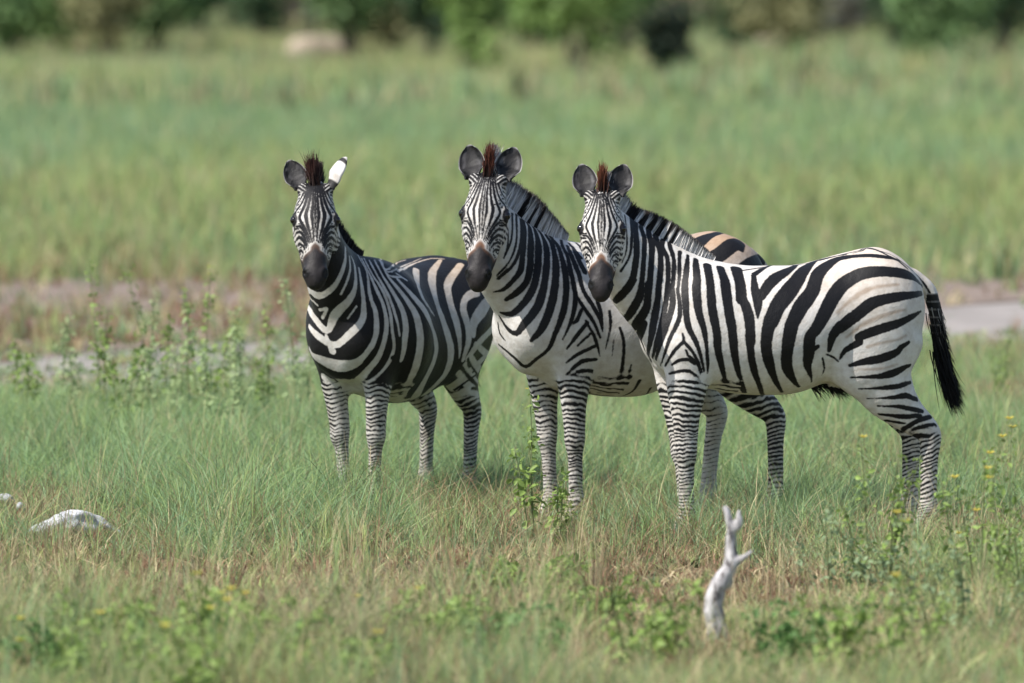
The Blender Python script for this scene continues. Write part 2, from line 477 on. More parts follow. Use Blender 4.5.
# ---- head frame: x poll->muzzle, y animal's left, z out of the forehead
def head_prims(H):
    """H: dict o (origin), X, Y, Z unit vectors, in body coordinates"""
    o, X, Y, Z = H['o'], H['X'], H['Y'], H['Z']
    s = H.get('s', 1.0)
    def P(x, y, z): return o + s * (x * X + y * Y + z * Z)
    A = np.array([X, Y, Z])
    def row(x, zc, hw, hh): return [*P(x, 0, zc), hw * s, hh * s, *Y]
    w = H.get('w', 1.0)
    pr = [Tube([row(-.02, -.085, .052, .070), row(.04, -.070, .080 * w, .092), row(.10, -.060, .092 * w, .104), row(.17, -.056, .095 * w, .100),
                row(.24, -.052, .081 * w, .086), row(.31, -.044, .065 * w, .068), row(.38, -.040, .056 * w, .058), row(.435, -.040, .053 * w, .054),
                row(.475, -.045, .051 * w, .049), row(.495, -.05, .038, .036)], k=0.03)]
    pr.append(Tube([row(.04, -.12, .066, .07), row(.12, -.125, .088 * w, .070), row(.22, -.108, .097 * w, .056), row(.29, -.09, .082 * w, .044), row(.37, -.086, .066 * w, .034), row(.43, -.086, .046, .03), row(.465, -.085, .032, .024)], k=0.025))
    for sd in (1, -1):
        pr.append(Ell(P(.17, sd * .066 * w, -.105), np.array([.095, .032, .070]) * s, 0.03, A))      # cheek
        pr.append(Ell(P(.163, sd * .094 * w, -.030), np.array([.036, .016, .022]) * s, 0.022, A))    # orbit
        pr.append(Tube([[*P(.19, sd * .078, -.055), .010 * s, .012 * s, *Y], [*P(.30, sd * .054, -.06), .008 * s, .012 * s, *Y]], k=0.03))  # facial crest
        pr.append(Ell(P(.452, sd * .042 * w, -.020), np.array([.030, .020, .026]) * s, 0.018, A))    # nostril wing
        pr.append(Ell(P(.0, sd * .062, -.025), np.array([.03, .026, .03]) * s, 0.03, A))         # ear base
    cuts = []
    for sd in (1, -1):
        cuts.append(Ell(P(.462, sd * .052, -.008), np.array([.020, .009, .012]) * s, 0.010, A))
        cuts.append(Tube([[*P(.425, sd * .062, -.083), .003, .004, *Y], [*P(.47, sd * .045, -.084), .003, .004, *Y], [*P(.508, sd * .012, -.079), .004, .004, *Y]], k=0.008))
    return pr, cuts, P

def zebra_body(Z):
    """returns prims, cuts, spine tubes (torso, neck) and leg tubes"""
    sw = Z.get('belly', 1.0)
    cw = Z.get('chest', 1.0); hw = Z.get('hip', 1.0); cz = Z.get('croup', 0); dp = Z.get('deep', 0) / 2
    torso = LoftX([(-.625, 1.06, .002, .002), (-.61, 1.06, .09, .10), (-.57, 1.075, .14, .155), (-.50, 1.08 + cz, .185 * hw, .215), (-.40, 1.07 + cz, .222 * hw, .262), (-.25, 1.03 + cz - dp * .7, .245 * hw, .275 + dp * .7), (-.05, .965 - dp + cz * .5, .275 * sw, .292 + dp),
                  (.12, .955 - dp + cz * .3, .275 * sw, .296 + dp), (.28, .960 - dp, .245 * cw, .290 + dp), (.42, .975 - dp, .205 * cw, .272 + dp), (.53, .975 - dp, .17 * cw, .225), (.60, .955, .12 * cw, .16), (.63, .945, .08 * cw, .11), (.645, .945, .002, .002)], k=0.05)
    prims = [torso]
    neck = Tube(Z['neck'], k=0.07, n=4)
    prims.append(neck)
    prims.append(Tube(Z['throat'], k=0.06, n=4))
    hp, hc, HP = head_prims(Z['head'])
    legs = []
    prims.append(Ell((.55, 0, .93 - dp), (.115, .13 * cw, .17 + dp), .07))
    for sd in (1, -1):
        prims.append(Ell((-.40, sd * .125 * hw, 1.02 + cz), (.19, .13, .27), .08))                       # croup / thigh
        prims.append(Ell((-.285, sd * .135, .80 - dp * .6), (.13, .085, .13), .08))             # fold of the flank
        prims.append(Ell((.43, sd * .115, .98), (.15, .10, .24), .08))                         # shoulder
        prims.append(Ell((.56, sd * .085, .92 - dp), (.11, .085, .12), .07))                         # breast
    for key, sd in (('fl', 1), ('fr', -1)):
        fx, fy, kx = Z[key]          # foot x, foot y, knee forward bend
        sx, sy = Z.get('elbow', .455), sd * .135
        def mix(t): return sx + (fx - sx) * t, sy + (fy - sy) * t
        x1, y1 = mix(.22); x2, y2 = mix(.6); x3, y3 = mix(.93)
        legs.append(Tube([(sx - .01, sy, .88, .075, .125), (x1 - .005, y1, .72, .062, .090), (lerp(x1, x2, .5) + kx * .5, lerp(y1, y2, .5), .57, .045, .058), (x2 + kx, y2, .445, .041, .047),
                          (x2 + kx, y2, .395, .040, .045), (lerp(x2, x3, .4) + kx * .7, lerp(y2, y3, .4), .33, .028, .034), (lerp(x2, x3, .85), lerp(y2, y3, .85), .19, .026, .033),
                          (x3, y3, .13, .034, .038), (x3 + .025, y3, .08, .030, .033), (x3 + .05, y3, .03, .045, .050), (x3 + .055, y3, .012, .050, .055)], k=0.045))
    for key, sd in (('hl', 1), ('hr', -1)):
        fx, fy = Z[key]
        dx = fx + .63; dy = fy - sd * .13
        ho = Z.get('hoff', {}).get(key, 0)
        legs.append(Tube([(-.40 + ho * .6, sd * .14, .92, .10, .19), (-.375 + ho + dx * .1, sd * .145, .80, .090, .168), (-.425 + ho + dx * .25, sd * .14 + dy * .2, .68, .072, .118), (-.515 + ho * .7 + dx * .5, sd * .135 + dy * .4, .58, .052, .078),
                          (-.615 + dx * .7, sd * .13 + dy * .6, .50, .038, .054), (-.635 + dx * .8, sd * .13 + dy * .7, .455, .037, .048), (-.632 + dx * .9, sd * .13 + dy * .8, .36, .030, .038),
                          (-.63 + dx, sd * .13 + dy, .20, .028, .036), (-.625 + dx, fy, .135, .036, .041), (-.60 + dx, fy, .08, .031, .034), (-.575 + dx, fy, .03, .045, .050), (-.57 + dx, fy, .012, .050, .055)], k=0.05))
    for L in legs:
        z = L.N[:, 2]; f = 1 + .20 * Z.get('leg', 1.0) * np.clip((.80 - z) / .15, 0, 1) * np.clip((z - .02) / .1, .0, 1)
        L.N[:, 3] *= f; L.N[:, 4] *= f
    prims += legs
    t = Z['tail']
    dock = Tube([(p[0], p[1], p[2], r, r) for p, r in zip(t, (.042, .036, .030, .026, .022))], k=0.03)
    prims.append(dock)
    if Z.get('sheath'):
        prims.append(Ell((-.22, 0, .705), (.05, .024, .022), .04))
    prims += hp
    return dict(prims=prims, cuts=hc, torso=torso, neck=neck, legs=legs, dock=dock, HP=HP)

def frame_from(fwd_world, down_deg, roll, rot):
    """head axes in body coordinates from the world heading (unit 2D) of the nose, its angle below the horizon and a roll"""
    f = Vector((fwd_world[0], fwd_world[1], 0)).normalized()
    c, s = math.cos(R(down_deg)), math.sin(R(down_deg))
    X = f * c + Vector((0, 0, -s))
    Y = Vector((-f.y, f.x, 0))
    Zv = X.cross(Y)
    q = Matrix.Rotation(R(roll), 3, Zv)
    X = q @ X; Y = q @ Y
    M = Matrix.Rotation(-rot, 3, 'Z')
    return [np.array(M @ v) for v in (X, Y, Zv)]

def ear_mesh(HP, H, sd, tilt, yaw, length=.168, ew=1.0):
    """cupped leaf: root at ear base, returns V,F and parameters"""
    X, Y, Zv = H['X'], H['Y'], H['Z']
    s = H.get('s', 1.0)
    root = HP(-.005, sd * .068, -.02)
    up = norm(-X * math.cos(tilt) + sd * Y * math.sin(tilt) + Zv * H.get('earz', .12))
    face = norm(Zv * math.cos(yaw) + sd * Y * math.sin(yaw))
    face = norm(face - (face @ up) * up)
    side = np.cross(up, face)
    nv, nu = 22, 17
    V = []; par = []
    for layer in (0, 1):
        for i in range(nv):
            t = i / (nv - 1)
            w = .050 * max(0, math.sin(math.pi * (t * .84 + .16) ** 1.15)) ** .5 * (0.62 + .38 * min(1, t * 2.6))
            if t < .25: w = max(w, .026)
            if i == nv - 1: w = .014
            w *= ew
            for j in range(nu):
                a = -1 + 2 * j / (nu - 1)
                wrap = lerp(1.9, .85, min(1, t * 2.4))
                ang = a * wrap
                rr = w / max(math.sin(min(wrap, 1.57)), .5)
                off = side * (rr * math.sin(ang)) - face * (rr * (math.cos(ang) - .35) * .75)
                p = root + s * (up * (t * length * (1 - .05 * a * a)) + off - face * .03 * t * t)
                if layer: p = p - s * .006 * (side * -math.sin(ang) + face * math.cos(ang)) * (1 if abs(a) < .99 and i < nv - 1 else 0)
                V.append(p); par.append((t, a, layer))
    V = np.array(V); par = np.array(par)
    F = []
    def q(l, i, j): return l * nv * nu + i * nu + j
    for i in range(nv - 1):
        for j in range(nu - 1):
            F.append((q(0, i, j), q(0, i, j + 1), q(0, i + 1, j + 1), q(0, i + 1, j)))
            F.append((q(1, i, j), q(1, i + 1, j), q(1, i + 1, j + 1), q(1, i, j + 1)))
    return V, np.array(F), par

def sphere_mesh(c, r, n=10):
    V = []; F = []
    for i in range(n + 1):
        th = math.pi * i / n
        for j in range(2 * n):
            ph = math.pi * j / n
            V.append(c + r * np.array([math.sin(th) * math.cos(ph), math.sin(th) * math.sin(ph), math.cos(th)]))
    for i in range(n):
        for j in range(2 * n):
            F.append((i * 2 * n + j, i * 2 * n + (j + 1) % (2 * n), (i + 1) * 2 * n + (j + 1) % (2 * n), (i + 1) * 2 * n + j))
    return np.array(V), np.array(F)[:, ::-1]

def seg_field(p, polys, out):
    """polys: list of (m,4) arrays x y z halfwidth; out = min(dist - halfwidth)"""
    for P in polys:
        lo = P[:, :3].min(0) - .07; hi = P[:, :3].max(0) + .07
        m = np.nonzero(((p > lo) & (p < hi)).all(1))[0]
        if not len(m): continue
        q = p[m]; best = out[m]
        for a, b in zip(P[:-1], P[1:]):
            ab = b[:3] - a[:3]
            t = np.clip((q - a[:3]) @ ab / (ab @ ab + 1e-12), 0, 1)
            d = np.linalg.norm(q - a[:3] - t[:, None] * ab, axis=1) - (a[3] + (b[3] - a[3]) * t)
            best = np.minimum(best, d)
        out[m] = best
    return out
# ---------------------------------------------------------------- plants and small things
def plain_mat(name, col, rough=.7, transl=0, var=0, scale=8, bump=0):
    m, N, L, b = new_mat(name, rough, .25)
    b.inputs['Base Color'].default_value = (*col, 1)
    src = None
    if var:
        tc = nd(N, 'ShaderNodeTexCoord'); n = nd(N, 'ShaderNodeTexNoise', Scale=scale, Detail=5.0, Roughness=.65); L.new(tc.outputs['Object'], n.inputs['Vector'])
        r = ramp(N, [(.3, tuple(c * (1 - var) for c in col)), (.7, tuple(min(1, c * (1 + var)) for c in col))]); L.new(n.outputs['Fac'], r.inputs[0]); L.new(r.outputs[0], b.inputs['Base Color']); src = r.outputs[0]
        if bump:
            bp = nd(N, 'ShaderNodeBump', Strength=.8, Distance=bump); L.new(n.outputs['Fac'], bp.inputs['Height']); L.new(bp.outputs[0], b.inputs['Normal'])
    if transl:
        tr = nd(N, 'ShaderNodeBsdfTranslucent'); tr.inputs['Color'].default_value = (*col, 1)
        if src: L.new(src, tr.inputs['Color'])
        mx = nd(N, 'ShaderNodeMixShader'); mx.inputs[0].default_value = transl
        L.new(b.outputs[0], mx.inputs[1]); L.new(tr.outputs[0], mx.inputs[2]); L.new(mx.outputs[0], N['Material Output'].inputs['Surface'])
    return m

def tube_mesh(nodes, sides=8, n=5, rough=0, seed=0):
    """nodes x y z r, returns a closed tapering tube"""
    P = crom(nodes, n); rs = np.random.RandomState(seed)
    V = []; F = []
    T = norm(np.gradient(P[:, :3], axis=0))
    ref = np.array([.3, 1, .1]); ref = ref / np.linalg.norm(ref)
    for i, (p, t) in enumerate(zip(P, T)):
        a = norm(np.cross(t, ref)); b = np.cross(t, a)
        for s in range(sides):
            an = 2 * np.pi * s / sides
            r = max(p[3], .0008) * (1 + rough * rs.uniform(-1, 1))
            V.append(p[:3] + r * (a * math.cos(an) + b * math.sin(an)))
    m = len(P)
    for i in range(m - 1):
        for s in range(sides):
            F.append((i * sides + s, i * sides + (s + 1) % sides, (i + 1) * sides + (s + 1) % sides, (i + 1) * sides + s))
    V.append(P[0, :3]); V.append(P[-1, :3]); c0, c1 = len(V) - 2, len(V) - 1
    for s in range(sides):
        F.append((c0, (s + 1) % sides, s, c0)); F.append((c1, (m - 1) * sides + s, (m - 1) * sides + (s + 1) % sides, c1))
    return np.array(V), np.array(F)

def join_meshes(parts):
    V = []; F = []; o = 0
    for v, f in parts: V.append(v); F.append(f + o); o += len(v)
    return np.vstack(V), np.vstack(F)

def tri_fix(F):
    """split quads with a repeated corner off as triangles"""
    d = F[:, 0] == F[:, 3]
    return [a for a in (F[~d], F[d][:, :3]) if len(a)]

def leaf_cloud(pos, nrm_, size, rs, aspect=.55, fold=.25):
    """small folded leaves: 6 verts, 2 quads each"""
    n = len(pos)
    nn = norm(nrm_ + rs.normal(0, .5, (n, 3)))
    d = norm(np.cross(nn, rs.normal(size=(n, 3)))); s = np.cross(nn, d)
    L = size[:, None]
    def P(u, v, w): return pos + L * (d * u + s * v * aspect + nn * w)
    V = np.stack([P(0, 0, 0), P(.35, .5, fold * .5), P(.75, .38, fold * .35), P(1, 0, -.05), P(.75, -.38, fold * .35), P(.35, -.5, fold * .5)], 1).reshape(-1, 3)
    b = (np.arange(n) * 6)[:, None]
    F = np.vstack([b + np.array([0, 1, 2, 3]), b + np.array([0, 3, 4, 5])])
    return V, F

LEAF_YG = plain_mat('leaf_yellow_green', (.24, .34, .09), .5, .35, .35, 30)
LEAF_G = plain_mat('leaf_green', (.13, .24, .075), .5, .35, .3, 30)
LEAF_GREY = plain_mat('leaf_grey_green', (.24, .32, .17), .6, .3, .3, 30)
LEAF_PALE = plain_mat('leaf_pale_green', (.36, .45, .22), .6, .4, .25, 30)
STEM = plain_mat('green_stem', (.16, .19, .08), .6, 0, .2, 20)
PETAL = plain_mat('yellow_petal', (.72, .60, .12), .5, .3)

def root_empty(name, loc, label, cat, group=None):
    o = bpy.data.objects.new(name, None); C.objects.link(o); o.location = loc; o.empty_display_size = .1
    return tag(o, label, cat, group)

def forb(x, y, h, seed, label, stems=1, spread=.04, leaf=.03, nleaf=46, mat=LEAF_YG, flowers=0, lean=.06, bare=.15, group=None, name='tall_weed', fl=.012):
    rs = np.random.RandomState(seed)
    r = root_empty(name, (x, y, 0), label, 'weed', group)
    parts = []; lv = []; ls = []; ln_ = []; tops = []
    for s in range(stems):
        a = rs.uniform(0, 6.28); bx, by = np.cos(a) * spread * rs.uniform(.3, 1), np.sin(a) * spread * rs.uniform(.3, 1)
        hh = h * (1 if s == 0 else rs.uniform(.55, .95)); ax, ay = rs.normal(0, lean, 2) * hh + np.array([bx, by]) * 1.5 * (stems > 1)
        nodes = [(bx, by, -.01, .005), (bx + ax * .25 + rs.normal(0, .006), by + ay * .25, hh * .35, .004), (bx + ax * .6, by + ay * .6 + rs.normal(0, .006), hh * .7, .003), (bx + ax, by + ay, hh, .0015)]
        parts.append(tube_mesh(nodes, 5, 4, seed=s)); P = crom(nodes, 8)
        k = int(nleaf / stems) if stems > 3 else nleaf
        tt = rs.uniform(bare, 1, k) ** .8
        c = np.stack([np.interp(tt, np.linspace(0, 1, len(P)), P[:, i]) for i in range(3)], 1)
        an = rs.uniform(0, 6.28, k); rad = rs.uniform(.2, 1, k) * leaf * (1.6 - tt * .9)
        lv.append(c + np.stack([np.cos(an) * rad, np.sin(an) * rad, rs.normal(0, .004, k)], 1))
        ln_.append(np.stack([np.cos(an) * .7, np.sin(an) * .7, np.full(k, .8)], 1)); ls.append(leaf * rs.uniform(.5, 1.15, k) * (1.25 - .6 * tt))
        tops.append(P[-1, :3]); tops.append(P[-4, :3] + rs.normal(0, leaf * .8, 3))
    if stems > 1: parts.append(tube_mesh([(0, 0, -.03, .004), (0, 0, 0, spread * 1.15), (0, 0, .012, spread * .5)], 8, 3))
    V, F = join_meshes(parts)
    mesh_obj('stem', V, tri_fix(F), STEM, r)
    V, F = leaf_cloud(np.vstack(lv), np.vstack(ln_), np.concatenate(ls), rs)
    mesh_obj('leaves', V, F, mat, r)
    for q in range(flowers):
        c = tops[q % len(tops)] + rs.normal(0, .008, 3)
        pos = np.tile(c, (7, 1)); an = np.arange(7) * .9
        dirs = np.stack([np.cos(an), np.sin(an), np.full(7, .5)], 1)
        V = []; F = []
        for i in range(7):
            d = norm(dirs[i]); s_ = np.cross(d, [0, 0, 1.0]); s_ = s_ / np.linalg.norm(s_)
            b0 = len(V); V += [c, c + fl * (d * .6 + s_ * .35), c + fl * d * 1.15, c + fl * (d * .6 - s_ * .35)]; F.append((b0, b0 + 1, b0 + 2, b0 + 3))
        mesh_obj('flower', np.array(V), np.array(F), PETAL, r)
    return r

def gx(px, y): return (px - 512) / 8760.0 * y
# tall leafy weeds standing against the track on the left
for i, (px, y, h, lab) in enumerate([
    (27, 50.5, .42, 'short weed near the left photo edge against the pale track'),
    (62, 50.8, .50, 'leafy weed second from the left in front of the brown belt'),
    (104, 50.0, .80, 'tallest upright leafy weed at the left in front of the pale track'),
    (150, 49.8, .62, 'leafy weed just right of the tallest weed on the left'),
    (160, 50.4, .76, 'second tallest thin weed on the left, top against the brown belt'),
    (182, 49.6, .60, 'many-leaved weed between the thin tall weed and the bent one'),
    (205, 50.2, .74, 'tall weed with small yellow flowers left of the zebras'),
    (238, 50.0, .56, 'low yellow-flowered weed between two taller weeds, left of the zebras'),
    (268, 50.3, .58, 'leafy weed standing by itself short of the left-hand zebra'),
    (298, 49.8, .70, 'tall leafy weed touching the chest outline of the left-hand zebra'),
    (122, 49.0, .42, 'small bushy weed at the foot of the tallest left weed'),
    (222, 48.6, .44, 'short round weed in the grass left of the zebras')]):
    y -= 2.2; h *= 1.25
    forb(gx(px, y), y, h, 300 + i, lab, stems=2 if i % 3 else 3, leaf=.046, nleaf=75, mat=LEAF_PALE if i % 2 else LEAF_YG, flowers=4 if i in (6, 7) else 0, spread=.05, group='leafy weeds along the near side of the track')
forb(gx(1003, 50), 50, .45, 320, 'leafy weed by the right photo edge in front of the pale track', stems=3, mat=LEAF_YG)
forb(gx(942, 49), 49, .40, 321, 'low weed behind the tail of the right-hand zebra', stems=3, mat=LEAF_YG)
# weeds close to the animals
forb(gx(538, 39.3), 39.3, .72, 330, 'yellow green leafy weed in front of the forelegs of the middle zebra', stems=3, leaf=.05, nleaf=40, lean=.05, spread=.04, flowers=2)
forb(gx(556, 39.5), 39.5, .34, 331, 'short weed between the forelegs of the middle zebra', stems=3, leaf=.04, nleaf=50)
forb(gx(878, 36.6), 36.6, .66, 340, 'blurred pale green weed in front of the hind legs of the side-on zebra', stems=6, leaf=.042, nleaf=240, spread=.13, lean=.12, mat=LEAF_YG, flowers=1, fl=.024)
forb(gx(838, 36.2), 36.2, .42, 341, 'low blurred weed just left of the hind legs of the side-on zebra', stems=5, leaf=.038, nleaf=160, spread=.12, mat=LEAF_GREY)
forb(gx(905, 36.0), 36.0, .40, 342, 'low dark green weed with one yellow flower below the hind hooves', stems=5, leaf=.038, nleaf=180, spread=.14, mat=LEAF_GREY, flowers=2, fl=.024)
forb(gx(985, 36.4), 36.4, .74, 343, 'tall yellow-flowered weed at the right below the black tail', stems=6, leaf=.042, nleaf=240, spread=.15, lean=.12, flowers=5, fl=.026)
forb(gx(1015, 35.4), 35.4, .60, 344, 'leafy weed cut by the right photo edge', stems=5, leaf=.042, nleaf=200, spread=.14, flowers=2, fl=.024)
forb(gx(965, 34.2), 34.2, .50, 345, 'rounded green weed low in the right corner', stems=7, leaf=.038, nleaf=300, spread=.16, mat=LEAF_GREY, flowers=2, fl=.024)
forb(gx(915, 33.2), 33.2, .36, 346, 'small weed near the bottom edge right of the dead branch', stems=5, leaf=.036, nleaf=160, spread=.12, mat=LEAF_YG)
low = [(60, 32.9, .26, 'low yellow-flowered plant near the bottom left corner', 3), (120, 34.3, .22, 'low leafy plant below the bleached wood', 0), (165, 33.4, .28, 'leafy plant with a yellow flower, lower left', 2),
       (205, 33.0, .30, 'bright leafy plant left of the bottom middle group', 2), (240, 33.8, .26, 'dense yellow green plant lower left of centre', 3), (262, 32.8, .28, 'plant with yellow flowers at the bottom edge, left part', 3),
       (30, 34.0, .24, 'low plant at the left edge below the bleached wood', 0), (420, 35.0, .17, 'small bright green plant in the brown patch', 0), (462, 34.4, .20, 'bright green broad-leaved plant beside the bare soil', 1),
       (405, 34.2, .18, 'small plant with an orange yellow flower in the brown grass', 1), (330, 33.0, .24, 'leafy plant at the bottom left of the pale grass sheaf', 1), (300, 34.6, .18, 'low plant above the pale grass sheaf', 0),
       (500, 33.3, .22, 'low green plant at the bottom edge below the bare soil', 0), (600, 36.2, .16, 'small green plant on the right of the brown patch', 0), (518, 37.6, .14, 'single broad-leaved seedling above the brown patch', 0), (640, 33.6, .26, 'green plant left of the dead branch at the bottom', 0),
       (800, 33.8, .28, 'leafy plant right of the dead branch', 0), (855, 33.0, .28, 'green plant at the bottom edge, right part', 1), (100, 32.4, .28, 'leafy clump at the bottom edge near the left corner', 1), (205, 31.9, .26, 'clump with pale leaves at the very bottom, left part', 1)]
for i, (px, y, h, lab, nf) in enumerate(low):
    y = y - .55 - .5 * (i % 3 == 1)
    forb(gx(px, y), y, h * (1.05 + .3 * (i % 2)), 400 + i, lab, stems=7, leaf=.058, nleaf=230, spread=.13, lean=.25, mat=LEAF_YG if i % 4 else LEAF_G, flowers=(nf + 1) // 2, fl=.026, bare=.05, group='low leafy plants in the foreground', name='leafy_plant')

# sheaf of pale grass leaning right at the bottom left of centre
rs_ = np.random.RandomState(9)
n_ = 260
V, F, Cl = blades(gx(335, 33.2) + rs_.normal(0, .09, n_), 33.2 + rs_.normal(0, .12, n_), rs_.uniform(.25, .5, n_), np.full(n_, .006), rs_.uniform(.3, 1.3, n_), np.array([(.42, .38, .22)]) * rs_.uniform(.6, 1.15, (n_, 1)), rs_, 4)
# lean them the same way
tag(mesh_obj('grass_sheaf', V, F, MAT_GRASS, cols={'tint': Cl}), 'sheaf of pale dry grass blades at the bottom left of the brown patch', 'grass tuft')

# grey dead branch standing in the foreground
def bark():
    m, N, L, b = new_mat('weathered_wood', .85, .2)
    tc = nd(N, 'ShaderNodeTexCoord'); mp = nd(N, 'ShaderNodeMapping'); mp.inputs['Scale'].default_value = (1, 1, .28); L.new(tc.outputs['Object'], mp.inputs[0])
    n = nd(N, 'ShaderNodeTexNoise', Scale=46.0, Detail=6.0, Roughness=.7); L.new(mp.outputs[0], n.inputs['Vector'])
    r = ramp(N, [(.38, (.08, .07, .07)), (.47, (.40, .38, .38)), (.62, (.62, .60, .60))]); L.new(n.outputs['Fac'], r.inputs[0]); L.new(r.outputs[0], b.inputs['Base Color'])
    bp = nd(N, 'ShaderNodeBump', Strength=.9, Distance=.012); L.new(n.outputs['Fac'], bp.inputs['Height']); L.new(bp.outputs[0], b.inputs['Normal'])
    return m
WOOD = bark()
Yb = 34.4; sb = 1 / 254.6
def bp_(px, py, r, dy=0): return ((px - 718) * sb, dy, (640 - py) * sb, r * sb)
stump = [Tube([(*bp_(718, 648, 14)[:3], 14 * sb, 13 * sb), (*bp_(718, 632, 13, .01)[:3], 13.5 * sb, 12 * sb), (*bp_(714, 606, 13, 0)[:3], 11.5 * sb, 11 * sb), (*bp_(719, 586, 12, -.01)[:3], 11.5 * sb, 10 * sb), (*bp_(730, 566, 11, 0)[:3], 9.5 * sb, 9 * sb),
               (*bp_(731, 545, 8, .01)[:3], 7.5 * sb, 7 * sb), (*bp_(731, 526, 7, .0)[:3], 6 * sb, 5.5 * sb), (*bp_(727, 511, 6, 0)[:3], 4.6 * sb, 4.5 * sb), (*bp_(725, 507, 6, 0)[:3], 3 * sb, 3 * sb)], k=.01),
         Tube([(*bp_(733, 564, 5)[:3], 6 * sb, 6 * sb), (*bp_(743, 558, 5, -.01)[:3], 4 * sb, 4 * sb), (*bp_(752, 551, 5, -.02)[:3], 2.2 * sb, 2.2 * sb)], k=.015),
         Tube([(*bp_(733, 530, 5)[:3], 5 * sb, 5 * sb), (*bp_(739, 524, 5, -.01)[:3], 4.5 * sb, 5.5 * sb), (*bp_(740, 511, 5, -.01)[:3], 2.4 * sb, 2.4 * sb)], k=.012),
         Ell(bp_(711, 612, 0, -.02)[:3], (6 * sb, 5 * sb, 9 * sb), .015), Ell(bp_(727, 580, 0, .01)[:3], (7 * sb, 6 * sb, 10 * sb), .015)]
def small_sdf(prims, h, cuts=()):
    V, F = surface_nets(prims, list(cuts), h); return catmull(laplace(V, F, 1), F)
LATE = []
def build_wood():
    for p_ in stump[:3]: p_.N[:, 3:5] *= .86
    V, F = small_sdf(stump, .007, [Ell(bp_(722, 598, 0, -.05)[:3], (3 * sb, .02, 12 * sb), .008), Ell(bp_(716, 620, 0, -.055)[:3], (2.5 * sb, .02, 9 * sb), .008)])
    V = V + (noise3(V, 30, 4) * .005 + noise3(V, 80, 5) * .002)[:, None] * norm(V * (1, 1, 0) + 1e-6)
    o = mesh_obj('dead_branch', V, F, WOOD); o.location = (gx(718, Yb), Yb, 0)
    tag(o, 'pale grey dead branch stump with two broken side twigs standing in the grass', 'branch')
    # bleached wood lying in the grass at the left
    Yw = 39.6; s = Yw / 8760
    def wp(px, py, r, q, dy=0): return ((px - 76) * s, dy, (547 - py) * s, r * s, q * s)
    pr = [Tube([wp(30, 540, 3, 3), wp(45, 537, 6, 5), wp(60, 530, 9, 8), wp(76, 526, 9, 7), wp(92, 531, 7, 6, .04), wp(108, 538, 6, 4, .06), wp(122, 545, 3, 2.5, .08)], k=.03),
          Tube([wp(58, 532, 6, 6, -.08), wp(73, 524, 6, 5, -.05), wp(88, 528, 5, 5, 0)], k=.02), Ell(wp(50, 540, 0, 0)[:3], (14 * s, .07, 7 * s), .03), Ell(wp(70, 535, 0, 0, -.03)[:3], (12 * s, .07, 9 * s), .02), Ell(wp(86, 538, 0, 0, .0)[:3], (12 * s, .06, 7 * s), .02), Ell(wp(60, 526, 0, 0, -.06)[:3], (5 * s, .03, 3.5 * s), .01)]
    V, F = small_sdf(pr, .011, [Ell(wp(74, 519, 0, 0, -.06)[:3], (5 * s, .06, 3.2 * s), .012), Ell(wp(90, 530, 0, 0, -.07)[:3], (3 * s, .05, 5 * s), .012)])
    V = V + (noise3(V, 22, 6) * .012 + noise3(V, 60, 9) * .006)[:, None] * norm(V + 1e-6)
    o = mesh_obj('bleached_log', V, F, BLEACH); o.location = (gx(76, Yw), Yw, .035)
    tag(o, 'large bleached white piece of dead wood half buried in the grass at the left', 'dead wood')
    for i, (px, py, w, lab) in enumerate([(4, 506, 8, 'small white piece of dead wood at the left photo edge'), (19, 514, 4, 'tiny pale wood scrap between the left edge and the large bleached piece')]):
        Yq = 24966.0 / (py + 14 + 85); s2 = Yq / 8760
        V, F = small_sdf([Ell((0, 0, .05), (w * s2, .05, 5 * s2), .02), Ell((w * s2 * .6, .02, .03), (w * s2 * .8, .03, 4 * s2), .02)], .008)
        V = V + (noise3(V, 40, 7 + i) * .006)[:, None] * norm(V + 1e-6)
        o = mesh_obj('wood_scrap', V, F, BLEACH); o.location = (gx(px, Yq), Yq, .05); tag(o, lab, 'dead wood')
BLEACH = plain_mat('bleached_wood', (.50, .50, .52), .8, 0, .45, 18, .02)

